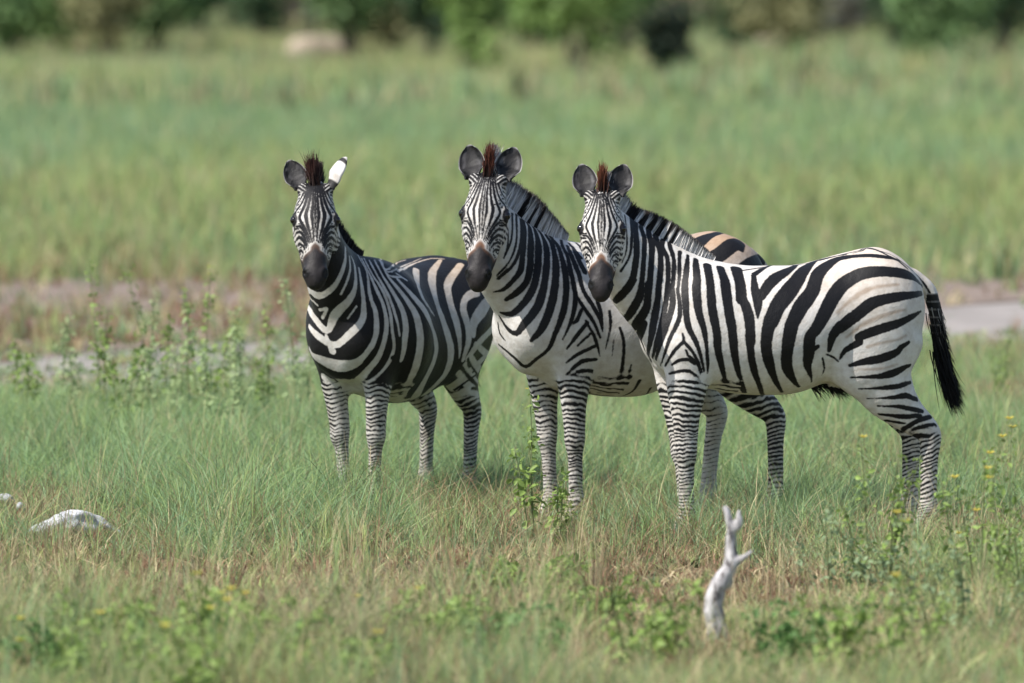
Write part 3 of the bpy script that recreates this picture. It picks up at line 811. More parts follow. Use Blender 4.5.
# ---- far bushes and trees
BARK = plain_mat('bush_bark', (.12, .095, .08), .9, 0, .3, 6, .02)
FOL = {}
rsb = np.random.RandomState(3)
for nm, c in dict(bright=(.095, .15, .04), mid=(.075, .125, .045), dark=(.042, .075, .034), black=(.010, .018, .010), olive=(.13, .13, .06), grey=(.17, .17, .14)).items():
    FOL[nm] = plain_mat('foliage_' + nm, tuple(v * 1.9 for v in c), .6, .25, .35, .9)
def bush(px, y, w, h, kind, seed, label, name='bush', z0=.0, n=2600, cat='bush', clumps=16):
    rs = np.random.RandomState(seed)
    r = root_empty(name, (gx(px, y), y, 0), label, cat)
    cc = rs.normal(size=(clumps, 3)); cc = norm(cc) * rs.uniform(.25, .95, (clumps, 1))
    cc = cc * (w / 2 * .8, w / 2 * .7, (h - z0) / 2 * .8) + (0, 0, (h + z0) / 2); cr = rs.uniform(.16, .34, clumps) * min(w, h)
    st = []
    for i in range(max(5, clumps // 2)):
        c = cc[i]; st.append(tube_mesh([(rs.normal(0, .06 * w), rs.normal(0, .06 * w), -.05, .018 * h ** .5), (c[0] * .45, c[1] * .45, c[2] * .5, .014 * h ** .5), (*c, .008)], 6, 4, .1, i))
    V, F = join_meshes(st); mesh_obj('trunk' if cat == 'tree' else 'stems', V, tri_fix(F), BARK, r)
    k = rs.randint(0, clumps, n); d = norm(rs.normal(size=(n, 3)))
    p = cc[k] + d * (cr[k] * rs.uniform(.35, 1.05, n) ** .6)[:, None]; p[:, 2] = np.maximum(p[:, 2], .03)
    V, F = leaf_cloud(p, d + (0, 0, .4), rs.uniform(.10, .22, n) * (w / 3) ** .3, rs, .7)
    mesh_obj('crown', V, F, FOL[kind], r)
B_ = [(10, 222, 2.4, 2.6, 'mid', 'dark-hearted bush in the top left corner'), (62, 218, 2.6, 2.4, 'bright', 'bright yellow green bush near the top left corner'), (112, 236, 2.0, 2.6, 'olive', 'brownish thin bush right of the bright green bush'),
      (152, 226, 3.0, 3.2, 'mid', 'wide mid green bush, top left'), (200, 240, 1.8, 2.6, 'dark', 'dark gap-filling bush right of the wide green bush'), (262, 232, 2.2, 2.8, 'dark', 'dark bush left of the grey rocks at the top'),
      (352, 244, 2.2, 2.8, 'mid', 'green bush right of the tan boulder, behind it'), (392, 250, 2.0, 2.2, 'olive', 'thin olive bush between the green bush and the grey rock'), (470, 232, 2.0, 2.8, 'bright', 'bright bush at the top left of the middle zebra'),
      (528, 236, 2.4, 2.8, 'mid', 'green bush directly above the middle zebra'), (582, 228, 2.8, 3.0, 'bright', 'large light green bush above the right-hand zebra'), (627, 232, 2.4, 3.0, 'mid', 'mid green bush left of the lone dark bush'),
      (668, 184, 1.3, 1.5, 'black', 'lone near-black round bush standing forward of the rest'), (735, 226, 2.2, 2.8, 'dark', 'dark bush right of the lone black bush'), (785, 236, 2.4, 2.6, 'olive', 'sparse olive bush behind the reddish grass'),
      (840, 244, 2.4, 2.4, 'grey', 'greyish leafless bush, top right'), (895, 228, 2.0, 3.0, 'dark', 'dark upright bush at the top right'), (938, 230, 2.4, 2.8, 'mid', 'mid green bush between two dark ones, top right'),
      (1005, 220, 2.4, 3.2, 'dark', 'dark evergreen bush in the top right corner'), (432, 238, 1.6, 2.4, 'dark', 'narrow dark bush beside the long grey rock')]
for i, (px, y, w, h, kd, lab) in enumerate(B_): bush(px, y * (.80 if px == 668 else rsb.uniform(.66, .84)), w * .9, h, kd, 500 + i, lab, n=1100 if px == 668 else 1700)
T_ = [(-20, 262, 'mid'), (45, 275, 'dark'), (95, 266, 'grey'), (140, 280, 'mid'), (190, 264, 'mid'), (240, 276, 'dark'), (290, 262, 'olive'), (335, 280, 'dark'), (380, 268, 'grey'), (425, 278, 'mid'), (475, 264, 'olive'), (520, 282, 'mid'),
      (570, 266, 'olive'), (615, 278, 'dark'), (665, 264, 'mid'), (710, 280, 'mid'), (755, 268, 'mid'), (800, 276, 'grey'), (850, 262, 'olive'), (900, 280, 'dark'), (945, 266, 'mid'), (990, 278, 'dark'), (1040, 264, 'mid'), (1090, 272, 'olive'), (1140, 262, 'mid'), (1195, 276, 'dark'), (1250, 266, 'mid'), (-75, 274, 'mid'), (-125, 264, 'dark'), (-180, 276, 'olive'), (-235, 266, 'mid')]
words = dict(mid='mid green', dark='dark green', olive='olive brown', grey='grey bare')
near = sorted(B_)
TL = []
for px, y, kd in T_:
    q = min(near, key=lambda b: abs(b[0] - px))
    sidew = 'straight behind' if abs(q[0] - px) < 14 else ('showing left of' if px < q[0] else 'showing right of')
    if px > 1060 or px < -40:
        TL.append('%s tree well outside the %s edge of the photo' % (words[kd], 'right' if px > 0 else 'left') + (', %s one' % ['nearest', 'second', 'third', 'farthest'][int((abs(px - (1090 if px > 0 else -75)) + 5) // 52)])); continue
    TL.append('%s tree %s the %s' % (words[kd], sidew, ' '.join(q[5].split(' ')[:8]).replace(',', '')))
for i, (px, y, kd) in enumerate(T_):
    nth = ['far left edge', 'left'][px > 20] if px < 340 else ('middle' if px < 680 else 'right')
    bush(px, y * .77, 4.2, 5.2, kd, 700 + i, TL[i], 'woodland_tree', .0, 2600, 'tree', 22)
ROCK_T = plain_mat('tan_rock', (.34, .28, .215), .9, 0, .25, 2.5, .05); ROCK_G = plain_mat('grey_rock', (.22, .205, .21), .9, 0, .3, 2.5, .05)
def build_rocks():
    for i, (px, y, w, h, m, lab) in enumerate([(320, 186, 1.25, .42, ROCK_T, 'rounded tan boulder in the tall pale weeds at the top'), (308, 236, 1.1, 1.0, ROCK_G, 'upright grey rock above the tan boulder'), (345, 228, .8, .5, ROCK_G, 'small grey rock at the upper right of the tan boulder'),
                                               (425, 226, 1.5, .65, ROCK_G, 'long grey rock at the top between two bushes'), (15, 262, .8, 1.0, ROCK_G, 'grey rock behind the bush in the top left corner'), (840, 232, 1.3, .6, ROCK_G, 'grey rock under the leafless bush at the top right'), (772, 205, .8, .22, ROCK_T, 'low reddish rock right of the lone dark bush')]):
        rs = np.random.RandomState(i)
        pr = [Ell((rs.uniform(-.25, .25) * w, rs.uniform(-.2, .2) * w, h * rs.uniform(.3, .5)), (w * rs.uniform(.3, .45), w * .3, h * rs.uniform(.45, .6)), .12) for _ in range(5)]
        V, F = surface_nets(pr, [], .06); V = laplace(V, F, 1); V = V + (noise3(V, 3, i) * .05)[:, None] * norm(V + 1e-6)
        o = mesh_obj('boulder', V, F, m); o.location = (gx(px, y * .9), y * .9, 0); o.scale = (.85, .85, 1.25) if m is ROCK_T else (.6, .6, .8); tag(o, lab, 'rock')
# ---------------------------------------------------------------- the three animals
def make_spec():
    S = {}
    # right zebra, side on
    rot = R(192)
    hx, hy, hz = frame_from((-.04, -1), 64, 0, rot)
    S[3] = dict(loc=(1.27, 40.0, 0), rot=rot, scale=1.0,
        head=dict(o=np.array([0.8977, 0.0823, 1.585]), X=hx, Y=hy, Z=hz, s=.97, w=1.0),
        neck=[(.34, 0, .99, .16, .26), (.51, .0, 1.11, .130, .215), (.66, .01, 1.205, .098, .192, -.1, 1, 0), (.785, .03, 1.325, .084, .165, -.5, .9, 0), (.865, .05, 1.44, .072, .135, -.9, .6, 0)],
        throat=[(.57, 0, 1.0, .11, .15), (.70, .02, 1.12, .085, .125), (.79, .04, 1.25, .075, .115), (.845, .06, 1.37, .07, .10)],
        leg=.7, fl=(.512, .12, 0), fr=(.455, -.12, .0), hl=(-.625, .12), hr=(-.60, -.12), hoff=dict(hr=-.065), belly=1.0, sheath=True, elbow=.52,
        tail=[(-.58, 0, 1.19), (-.655, .0, 1.13), (-.685, 0, 1.03), (-.70, 0, .92), (-.715, 0, .84)],
        ears=((.24, .15, 1.2), (.24, .15, 1.2)))
    rot = R(180 + 31)
    hx, hy, hz = frame_from((-.10, -1), 65, -3, rot)
    S[2] = dict(loc=(.575, 40.75, 0), rot=rot, scale=1.055, deep=.07, leg=.35, elbow=.41, croup=-.03,
        head=dict(o=np.array([0.8523, 0.1537, 1.560]), X=hx, Y=hy, Z=hz, s=.98, w=1.0),
        neck=[(.34, 0, .99, .16, .26), (.51, .0, 1.10, .130, .215), (.66, .02, 1.20, .100, .190, -.1, 1, 0), (.778, .058, 1.33, .080, .158, -.4, .9, 0), (.855, .095, 1.44, .058, .112, -.8, .7, 0)],
        throat=[(.57, 0, 1.0, .11, .14), (.69, .02, 1.12, .085, .115), (.78, .05, 1.25, .078, .105), (.84, .095, 1.36, .062, .085)],
        fl=(.385, .13, 0), fr=(.36, -.12, .0), hl=(-.64, .15), hr=(-.485, -.16), belly=1.04, hip=1.1,
        tail=[(-.58, 0, 1.19), (-.655, .0, 1.13), (-.685, 0, 1.03), (-.70, 0, .92), (-.715, 0, .84)],
        ears=((.24, .15, 1.2), (.24, .15, 1.2)))
    rot = R(180 + 63)
    hx, hy, hz = frame_from((.02, -1), 62, 0, rot)
    S[1] = dict(loc=(-.545, 41.8, 0), rot=rot, scale=.97, deep=.09,
        head=dict(o=np.array([0.8509, -0.0028, 1.625]), X=hx, Y=hy, Z=hz, s=1.0, w=1.06),
        neck=[(.33, 0, 1.00, .18, .26), (.49, .0, 1.08, .165, .212), (.625, -.03, 1.21, .122, .165, -.05, 1, 0), (.735, -.05, 1.36, .098, .138, -.2, .95, 0), (.81, -.045, 1.495, .084, .115, -.35, .9, 0)],
        throat=[(.54, 0, 1.0, .14, .14), (.65, .0, 1.12, .12, .12), (.73, -.01, 1.28, .10, .11), (.79, -.015, 1.40, .09, .09)],
        fl=(.47, .115, 0), fr=(.45, -.05, .0), hl=(-.52, .13), hr=(-.53, -.12), belly=.99, chest=1.3, hip=1.36, croup=-.08,
        tail=[(-.58, 0, 1.19), (-.655, .0, 1.13), (-.685, 0, 1.03), (-.70, 0, .92), (-.715, 0, .84)],
        ears=((.66, 2.35, .95), (.42, .2, 1.15)))
    return S
SPEC = make_spec()

def build_shape(Z):
    B = zebra_body(Z)
    V, F = surface_nets(B['prims'], B['cuts'], 0.0105)
    V = laplace(V, F, 2)
    V, F = catmull(V, F)
    return B, V, F
# stripe centre lines in each animal's own coordinates: x,y,z in mm and half width in 0.1 mm
STRIPES = {}
STRIPES[3] = [
    ('k', '751,-51,1457,190 748,-32,1472,193 740,-24,1469,190 731,7,1460,208 739,59,1432,187 741,80,1413,184 742,94,1392,185 742,104,1370,187 743,109,1351,187 744,114,1332,185 745,117,1312,177 748,120,1291,172 751,122,1269,171 755,123,1246,173 759,123,1223,175 765,122,1203,177 775,119,1182,177 787,114,1164,177 799,107,1147,174 810,98,1132,169 821,85,1118,161 830,66,1103,153;660,-44,1398,139 663,-29,1414,138 668,19,1414,166 670,42,1395,169 666,55,1374,174 663,68,1352,174 664,77,1334,166 667,85,1315,164 670,93,1295,163 673,100,1273,162 675,104,1254,160 678,108,1232,160 680,111,1210,160 682,113,1189,159 684,114,1170,159 687,114,1145,157 689,114,1125,156 692,112,1104,154;619,-39,1373,121 625,-23,1391,128 628,-18,1395,134 637,27,1390,166 637,46,1371,167 630,58,1350,165 625,69,1328,155 624,77,1309,151 625,85,1289,153 627,91,1269,157 629,97,1249,159 631,101,1229,160 634,106,1209,159 637,109,1189,158 640,111,1170,157 643,114,1147,156 645,115,1125,154 647,115,1104,153;578,-40,1347,104 587,-24,1366,110 602,28,1371,119 614,53,1351,136 612,63,1333,144 602,70,1316,137 594,78,1296,130 593,86,1277,125 593,93,1256,122 594,99,1233,120 595,104,1209,120 597,108,1189,121 599,112,1168,124 602,117,1147,128 605,120,1125,132 608,124,1104,137;545,-38,1333,104 561,-24,1352,104 571,25,1358,125 573,50,1337,124 567,65,1313,117 563,78,1288,111 564,86,1269,108 565,93,1250,108 568,100,1231,109 571,106,1209,110 573,112,1190,112 577,118,1169,114 580,125,1147,119 583,132,1126,125 587,138,1104,130;502,-57,1297,87 529,53,1316,100 536,75,1287,99 538,84,1269,99 540,93,1249,96 542,103,1229,94 545,113,1209,94 550,126,1185,98 555,136,1162,99 560,145,1139,97;272,80,1241,271 274,120,1217,275 274,150,1193,270 273,172,1169,267 275,190,1147,264 277,203,1126,260 279,214,1105,258;698,-48,1422,121 703,-32,1440,121 699,-28,1440,121 705,32,1427,145 701,51,1405,145 698,65,1384,145 700,82,1358,145 705,96,1329,145 707,102,1311,145 709,108,1291,143 712,112,1271,141 714,115,1250,141 716,117,1229,139 719,117,1207,137 721,117,1187,137 722,117,1171,140 723,115,1147,190 726,112,1130,208 733,108,1107,214 741,103,1091,212 751,94,1071,206 760,81,1051,197 768,63,1034,186 774,24,1015,170 774,21,1014,146 772,16,1011,121;761,121,1196,177 776,117,1172,193 789,111,1154,203 805,100,1133,212 818,85,1115,207 832,55,1097,155 835,46,1095,87;690,114,1179,160 691,115,1158,169 692,114,1136,179 692,113,1114,188 693,111,1094,197 696,107,1075,204 703,102,1054,211 712,94,1035,216 721,83,1018,217 729,69,1002,212 737,40,980,192 736,32,975,162 734,22,969,130 731,12,964,52;703,83,994,192 707,70,973,210 710,49,952,239 707,4,930,240 701,4,917,190 691,1,899,155 683,-4,880,103 676,-13,866,52;635,108,1194,140 638,111,1175,146 640,113,1155,152 642,114,1136,157 645,115,1115,162 649,115,1092,168 652,114,1067,176 657,114,1043,184 661,116,1019,197 666,117,996,214 670,117,973,224 674,115,951,217 677,110,931,208 679,100,909,189 680,85,891,165 677,61,873,145 663,-6,845,131 654,-7,831,104 650,-12,826,103 647,-20,822,103 644,-31,818,104;598,116,1154,127 602,120,1134,129 606,123,1114,132 611,126,1091,139 616,130,1069,150 621,136,1045,163 628,142,1021,171 634,146,996,173 641,147,971,170 648,146,946,169 654,142,922,169 659,135,900,156 662,120,877,129 662,98,857,96 657,56,836,62;580,117,1170,127 580,124,1151,136 580,133,1132,149 580,140,1112,162 583,147,1091,172 588,152,1068,175 597,156,1044,171 605,160,1019,167 613,162,997,163 622,163,972,161 630,161,949,161 639,159,925,158 644,156,903,149 649,146,880,129 651,126,855,105 648,87,830,83;560,137,1155,91 559,148,1135,103 558,159,1115,113 557,168,1095,121 556,174,1076,127 557,180,1055,128 559,184,1035,126 565,186,1013,122 573,186,994,119 583,185,974,115 594,184,954,111 604,184,934,107 612,184,913,101 619,182,892,96 624,174,871,90 628,164,853,87 631,143,826,73 628,94,802,52;551,202,954,59 547,207,936,88 548,210,918,110 565,208,901,112 587,199,878,101 596,192,862,92 605,182,844,80 613,169,824,68 620,149,804,62;548,210,918,92 535,215,904,89 522,217,890,85 509,217,875,82 498,215,857,80 487,213,839,78 478,209,822,74 468,203,799,62 459,197,777,48;537,214,879,55 528,212,855,64 508,212,840,71 487,209,822,73 475,204,799,63 466,197,773,48;594,180,812,64 577,193,825,87 559,202,834,103 538,208,837,98 519,210,834,83 494,207,814,46;603,163,769,74 584,180,777,79 564,191,782,83 541,198,785,80 517,201,782,74 494,200,768,65 471,194,749,55;601,157,721,73 585,175,726,80 567,186,731,88 548,193,734,92 528,197,733,91 506,197,729,87 483,194,725,83;386,60,701,34 393,54,702,56 445,171,684,31;491,52,1302,84 498,73,1279,106 505,91,1255,127 511,109,1232,148 518,127,1210,169 525,142,1188,177 529,152,1171,178 532,164,1148,193 533,172,1129,189 533,181,1103,182 533,189,1077,175 533,195,1053,168 531,200,1028,161 529,204,1005,154 523,208,982,147 516,211,964,143 507,215,946,139 497,218,928,135 489,221,910,129 481,221,888,116 474,218,867,99 467,214,846,84 461,209,824,71 455,203,803,60 449,196,781,49;456,61,1282,149 461,86,1261,155 466,116,1240,169 471,143,1220,187 473,159,1202,202 478,173,1180,217 481,185,1156,220 482,192,1139,217 482,199,1118,213 482,206,1096,206 481,211,1074,199 478,215,1054,192 474,219,1032,184 468,222,1012,176 462,224,993,166 456,225,974,156 452,225,954,143 449,225,935,129 446,224,915,115 443,223,894,102 440,219,869,92 437,213,842,84 433,206,817,76 431,199,797,69 431,190,773,32;409,87,1259,199 415,130,1236,198 417,158,1214,201 417,174,1194,208 417,191,1164,215 418,199,1147,216 418,207,1125,219 418,215,1100,221 417,220,1076,222 415,225,1053,222 412,228,1028,219 407,231,1004,214 402,232,980,208 398,232,958,203 396,231,937,200 395,229,918,197 393,226,898,193 390,222,878,185 384,216,854,170 375,208,828,151 366,197,802,133 358,184,780,119 347,164,754,111 337,139,731,110 327,110,711,112 317,66,688,119 316,61,686,132;348,90,1246,203 349,123,1228,227 347,148,1210,251 345,163,1193,261 346,186,1163,261 346,196,1146,255 345,206,1124,246 344,215,1100,238 342,222,1075,230 340,228,1053,225 337,233,1028,223 333,236,1005,223 329,238,982,224 326,238,957,221 323,237,937,216 321,235,916,210 318,232,894,202 315,228,873,193 311,222,853,183 305,214,829,168 298,205,806,150 290,193,784,133 281,179,762,122 271,163,741,118 260,143,720,120 247,116,699,127 231,73,676,135;273,87,1238,158 272,117,1219,182 268,141,1200,195 267,162,1181,193 269,179,1161,193 273,194,1140,196 274,207,1119,206 269,219,1096,225 261,230,1072,245 255,239,1048,258 251,245,1024,255 249,249,1000,246 248,252,977,238 246,253,952,237 245,252,927,238 245,250,913,238 249,252,946,238 249,251,934,227 247,250,913,212 245,246,889,196 241,241,866,183 237,235,845,177 232,228,824,174 225,219,804,172 219,210,784,167 208,195,760,155 195,177,738,141 183,157,717,128 164,118,690,117 136,39,662,101;202,131,1211,133 207,158,1190,157 210,180,1169,183 212,196,1150,206 209,213,1125,234 207,226,1103,240 207,236,1083,213 209,243,1064,165 211,249,1043,100 213,254,1021,28;-14,2,1253,56 9,-4,1252,64 33,-10,1251,71 56,-15,1250,79 78,-20,1250,86 111,33,1249,113 145,73,1240,128 170,100,1229,143 193,119,1218,158;-53,11,1257,56 -27,19,1254,131 8,70,1242,195 37,101,1231,248 63,124,1220,290 87,141,1210,321 108,156,1199,338 133,176,1181,295 154,194,1161,253 173,209,1140,236 190,220,1119,224;-286,53,1307,47 -308,53,1313,47 -329,54,1318,46 -362,3,1329,56 -374,43,1327,56 -387,80,1321,59 -400,115,1313,62 -415,138,1304,65 -430,149,1296,68 -456,153,1284,68 -481,147,1274,68;258,97,1232,45 232,88,1235,48 206,79,1238,50 180,69,1241,53 152,56,1244,55 120,37,1248,56 87,-5,1251,57 64,0,1251,48 40,5,1251,48 15,10,1251,47 -10,14,1252,47 -33,16,1254,47 -54,17,1257,47 -82,19,1262,47 -102,19,1267,47 -120,18,1271,47 -139,17,1276,47;-253,48,1300,56 -233,38,1298,71 -212,29,1294,86 -192,22,1289,100 -172,15,1285,115 -153,10,1280,132 -132,4,1274,153 -109,16,1268,210 -84,48,1259,239 -60,77,1247,271 -37,109,1232,309 -16,138,1214,342 2,163,1196,353 19,182,1180,372 39,201,1161,391 57,215,1143,403 74,227,1126,409 91,237,1108,406 107,245,1090,396 121,252,1072,385 134,259,1049,373 145,264,1025,358 152,266,1009,348 152,265,1018,348 160,267,1000,323 169,268,970,294 172,268,951,283 174,266,928,273 175,263,904,264 173,259,882,257 168,253,857,253 161,246,833,251 151,236,809,239 140,222,783,208 126,204,757,167 112,183,734,134 96,160,713,117 79,133,695,103 58,92,676,79;-514,161,1237,45 -497,163,1251,60 -481,160,1265,75 -466,157,1277,90 -442,159,1286,113 -415,162,1291,135 -397,160,1294,144 -378,155,1296,152 -359,146,1298,160 -339,134,1299,169 -319,120,1298,179 -297,103,1296,189 -275,89,1294,200 -254,81,1291,214 -230,74,1287,238 -207,72,1283,266 -183,80,1274,293 -161,94,1263,311 -138,111,1249,328 -115,130,1234,344 -96,150,1217,341 -81,169,1199,321 -71,189,1180,325 -61,206,1160,338 -50,220,1140,350 -35,231,1123,360 -18,241,1105,365 -2,249,1088,368 13,257,1071,367 26,263,1052,359 38,269,1033,346 48,273,1014,332 56,275,1000,325 63,277,978,335 67,278,958,326 71,277,933,310 75,274,906,294 77,269,881,282 78,263,860,277 78,255,838,275 76,246,818,271 72,237,800,257 61,223,778,226 48,208,759,189 33,191,741,156 13,166,720,120 -10,134,702,79;-610,51,1153,90 -568,139,1179,163 -539,167,1200,225 -515,185,1210,247 -489,198,1217,259 -461,208,1223,260 -438,213,1226,262 -415,216,1228,266 -391,217,1230,273 -368,216,1230,284 -346,214,1229,297 -324,210,1228,312 -303,205,1224,327 -281,202,1218,340 -262,201,1210,347 -243,201,1200,351 -223,204,1188,353 -204,208,1176,352 -187,214,1163,348 -169,222,1146,346 -154,231,1128,348 -141,239,1110,350 -130,246,1093,349 -117,253,1074,345 -107,259,1057,337 -96,264,1038,326 -86,268,1021,317 -74,271,1001,306 -62,273,982,295 -53,275,967,284 -38,276,952,272 -28,275,937,270 -25,273,915,279 -25,268,889,292 -26,261,864,295 -24,250,835,258 -26,235,807,196 -34,221,786,149 -45,201,765,108 -56,181,748,79 -67,146,723,34;-31,263,872,183 -49,263,882,143 -68,263,892,102;271,172,751,74 264,153,730,79 256,129,708,84 246,93,686,91 242,88,683,94;-95,237,838,50 -105,218,812,53 -113,199,788,52 -112,184,770,42 -108,169,755,23;-115,238,854,48 -148,224,841,47 -175,214,820,38;-584,150,1125,113 -549,196,1123,144 -515,221,1120,175 -495,232,1119,190 -472,241,1117,204 -448,248,1114,217 -425,253,1111,230 -400,256,1107,243 -374,258,1102,255 -348,258,1096,266 -325,257,1088,276 -303,256,1075,283 -283,255,1060,290 -263,253,1044,295 -244,252,1028,297 -223,252,1013,294 -201,253,996,289 -182,255,982,280 -168,257,973,259 -172,257,982,267 -157,259,967,257 -139,260,943,227 -132,257,922,194 -128,252,898,153 -124,244,874,111;-570,188,1044,56 -547,209,1035,102 -523,226,1024,135 -501,237,1015,155 -476,245,1004,174 -450,252,994,190 -428,256,988,202 -405,259,981,215 -381,260,975,227 -357,259,967,232 -337,258,961,231 -315,254,953,227 -293,250,945,219 -275,246,938,211 -262,244,932,204 -267,242,909,185 -249,238,898,171 -225,233,885,153 -204,229,873,133 -190,224,853,93 -182,218,832,48;-500,235,905,84 -479,240,893,115 -461,243,882,144 -444,243,863,173 -426,245,854,185 -402,246,844,201 -377,247,836,208 -358,247,831,204 -337,246,828,195 -316,244,824,183 -296,241,820,168 -272,236,815,141 -249,230,808,108 -227,222,802,75;-233,211,746,47 -250,218,747,49 -272,224,748,58 -290,228,748,70 -311,232,749,87 -334,234,750,107 -356,234,751,124 -382,234,755,151 -408,232,760,177 -432,228,766,189 -456,222,775,173 -478,215,785,136 -496,208,793,101 -516,197,798,81;-273,202,693,43 -290,208,694,43 -312,214,695,51 -329,218,695,62 -350,220,696,78 -372,221,697,93 -392,222,698,105 -417,221,700,118 -440,218,702,129 -461,213,705,133 -484,205,711,118 -502,195,716,96 -525,177,719,76;-317,191,648,35 -333,198,649,34 -355,205,650,40 -373,209,650,53 -394,212,651,70 -416,213,652,89 -436,212,653,105 -469,208,658,128 -497,199,660,138 -519,190,654,133 -535,181,646,121 -557,167,641,108;-366,193,614,60 -384,198,614,61 -406,202,613,70 -428,203,612,85 -454,202,611,101 -481,199,608,112 -510,193,602,115 -539,185,595,114 -561,177,590,113 -582,167,586,94;-376,170,575,63 -394,177,573,68 -415,183,572,76 -436,186,569,94 -460,187,565,114 -484,188,563,128 -508,187,563,127 -533,184,565,120 -552,181,566,111 -572,175,566,89;-416,99,554,53 -413,156,544,72 -432,165,542,79 -457,171,538,81 -479,174,534,75 -497,176,532,58;-426,105,541,53 -435,115,530,58 -449,121,520,66 -527,-124,486,102 -543,-104,481,124 -500,160,507,132 -521,174,522,123 -541,178,534,127 -561,178,545,126 -585,172,552,113 -606,164,556,102 -628,148,559,90;-499,116,494,60 -558,-109,457,70 -573,-91,465,75 -527,154,490,95 -543,167,503,92 -563,172,513,91 -589,171,518,87 -618,165,521,85 -642,155,523,84 -651,150,521,68;-508,117,490,38 -563,-127,428,49 -575,-97,437,46 -590,-87,448,61 -554,143,471,90 -571,153,474,93 -594,159,475,82 -617,163,475,76 -636,163,475,74 -656,158,476,59;-137,27,1274,94 -157,29,1279,90 -177,30,1284,87 -197,31,1290,83 -217,31,1295,80 -237,31,1300,75 -258,32,1304,70 -280,33,1309,64 -302,34,1314,57 -322,37,1318,52 -350,-5,1327,56 -365,41,1326,50 -381,72,1323,46 -397,101,1317,45 -417,115,1311,48 -438,125,1304,53 -463,136,1290,56 -478,142,1279,57 -495,145,1265,57 -516,142,1249,57 -539,127,1232,57 -573,65,1213,56 -594,47,1197,56 -612,40,1178,56 -626,37,1159,50 -639,35,1141,46 -651,33,1122,46 -664,32,1103,46;769,-51,1470,82 765,-34,1484,82 752,-26,1477,82 751,20,1468,99 758,62,1448,98 762,89,1429,96 764,104,1409,94 766,112,1390,91 769,118,1371,88 772,124,1346,83 776,127,1322,76 783,129,1299,71 794,131,1278,68 807,130,1257,67 820,128,1236,67;782,34,1487,59 789,76,1469,59 792,100,1450,59 793,116,1431,59 793,124,1411,59 793,129,1391,59 793,131,1370,59 794,133,1350,60 797,134,1332,58 802,135,1311,55 810,136,1294,51 817,135,1276,47'),
]
SHADOW_STRIPES = '-303,247,887,56 -327,250,894,57 -351,253,901,57 -375,255,907,57 -399,255,911,58 -421,254,914,59 -442,252,918,58 -465,248,927,52 -486,242,937,43;-160,256,1045,81 -177,252,1060,88 -194,248,1075,95 -211,244,1089,102 -229,242,1103,109 -246,241,1116,112 -265,240,1127,113 -284,241,1136,111 -304,242,1145,108 -324,243,1153,103 -344,244,1159,98 -365,244,1163,93 -387,244,1166,86 -409,243,1167,80 -431,239,1168,72 -454,233,1169,66;-205,242,932,71 -223,243,945,76 -240,246,959,82 -257,249,972,88 -275,252,985,93 -292,255,996,97 -311,258,1006,100 -331,260,1014,101 -351,261,1022,101 -371,262,1029,99 -390,262,1035,97 -412,260,1041,91 -433,257,1046,83 -454,253,1050,73 -476,246,1054,65;-266,231,784,41 -287,235,785,41 -309,238,785,41 -330,240,785,41 -351,241,786,41 -371,240,788,41 -398,239,793,42 -423,236,800,43 -447,231,806,44;-277,233,784,41 -301,237,783,41 -325,239,783,42 -350,240,784,41 -370,240,786,40 -391,239,790,38 -412,237,794,36 -434,233,798,34'
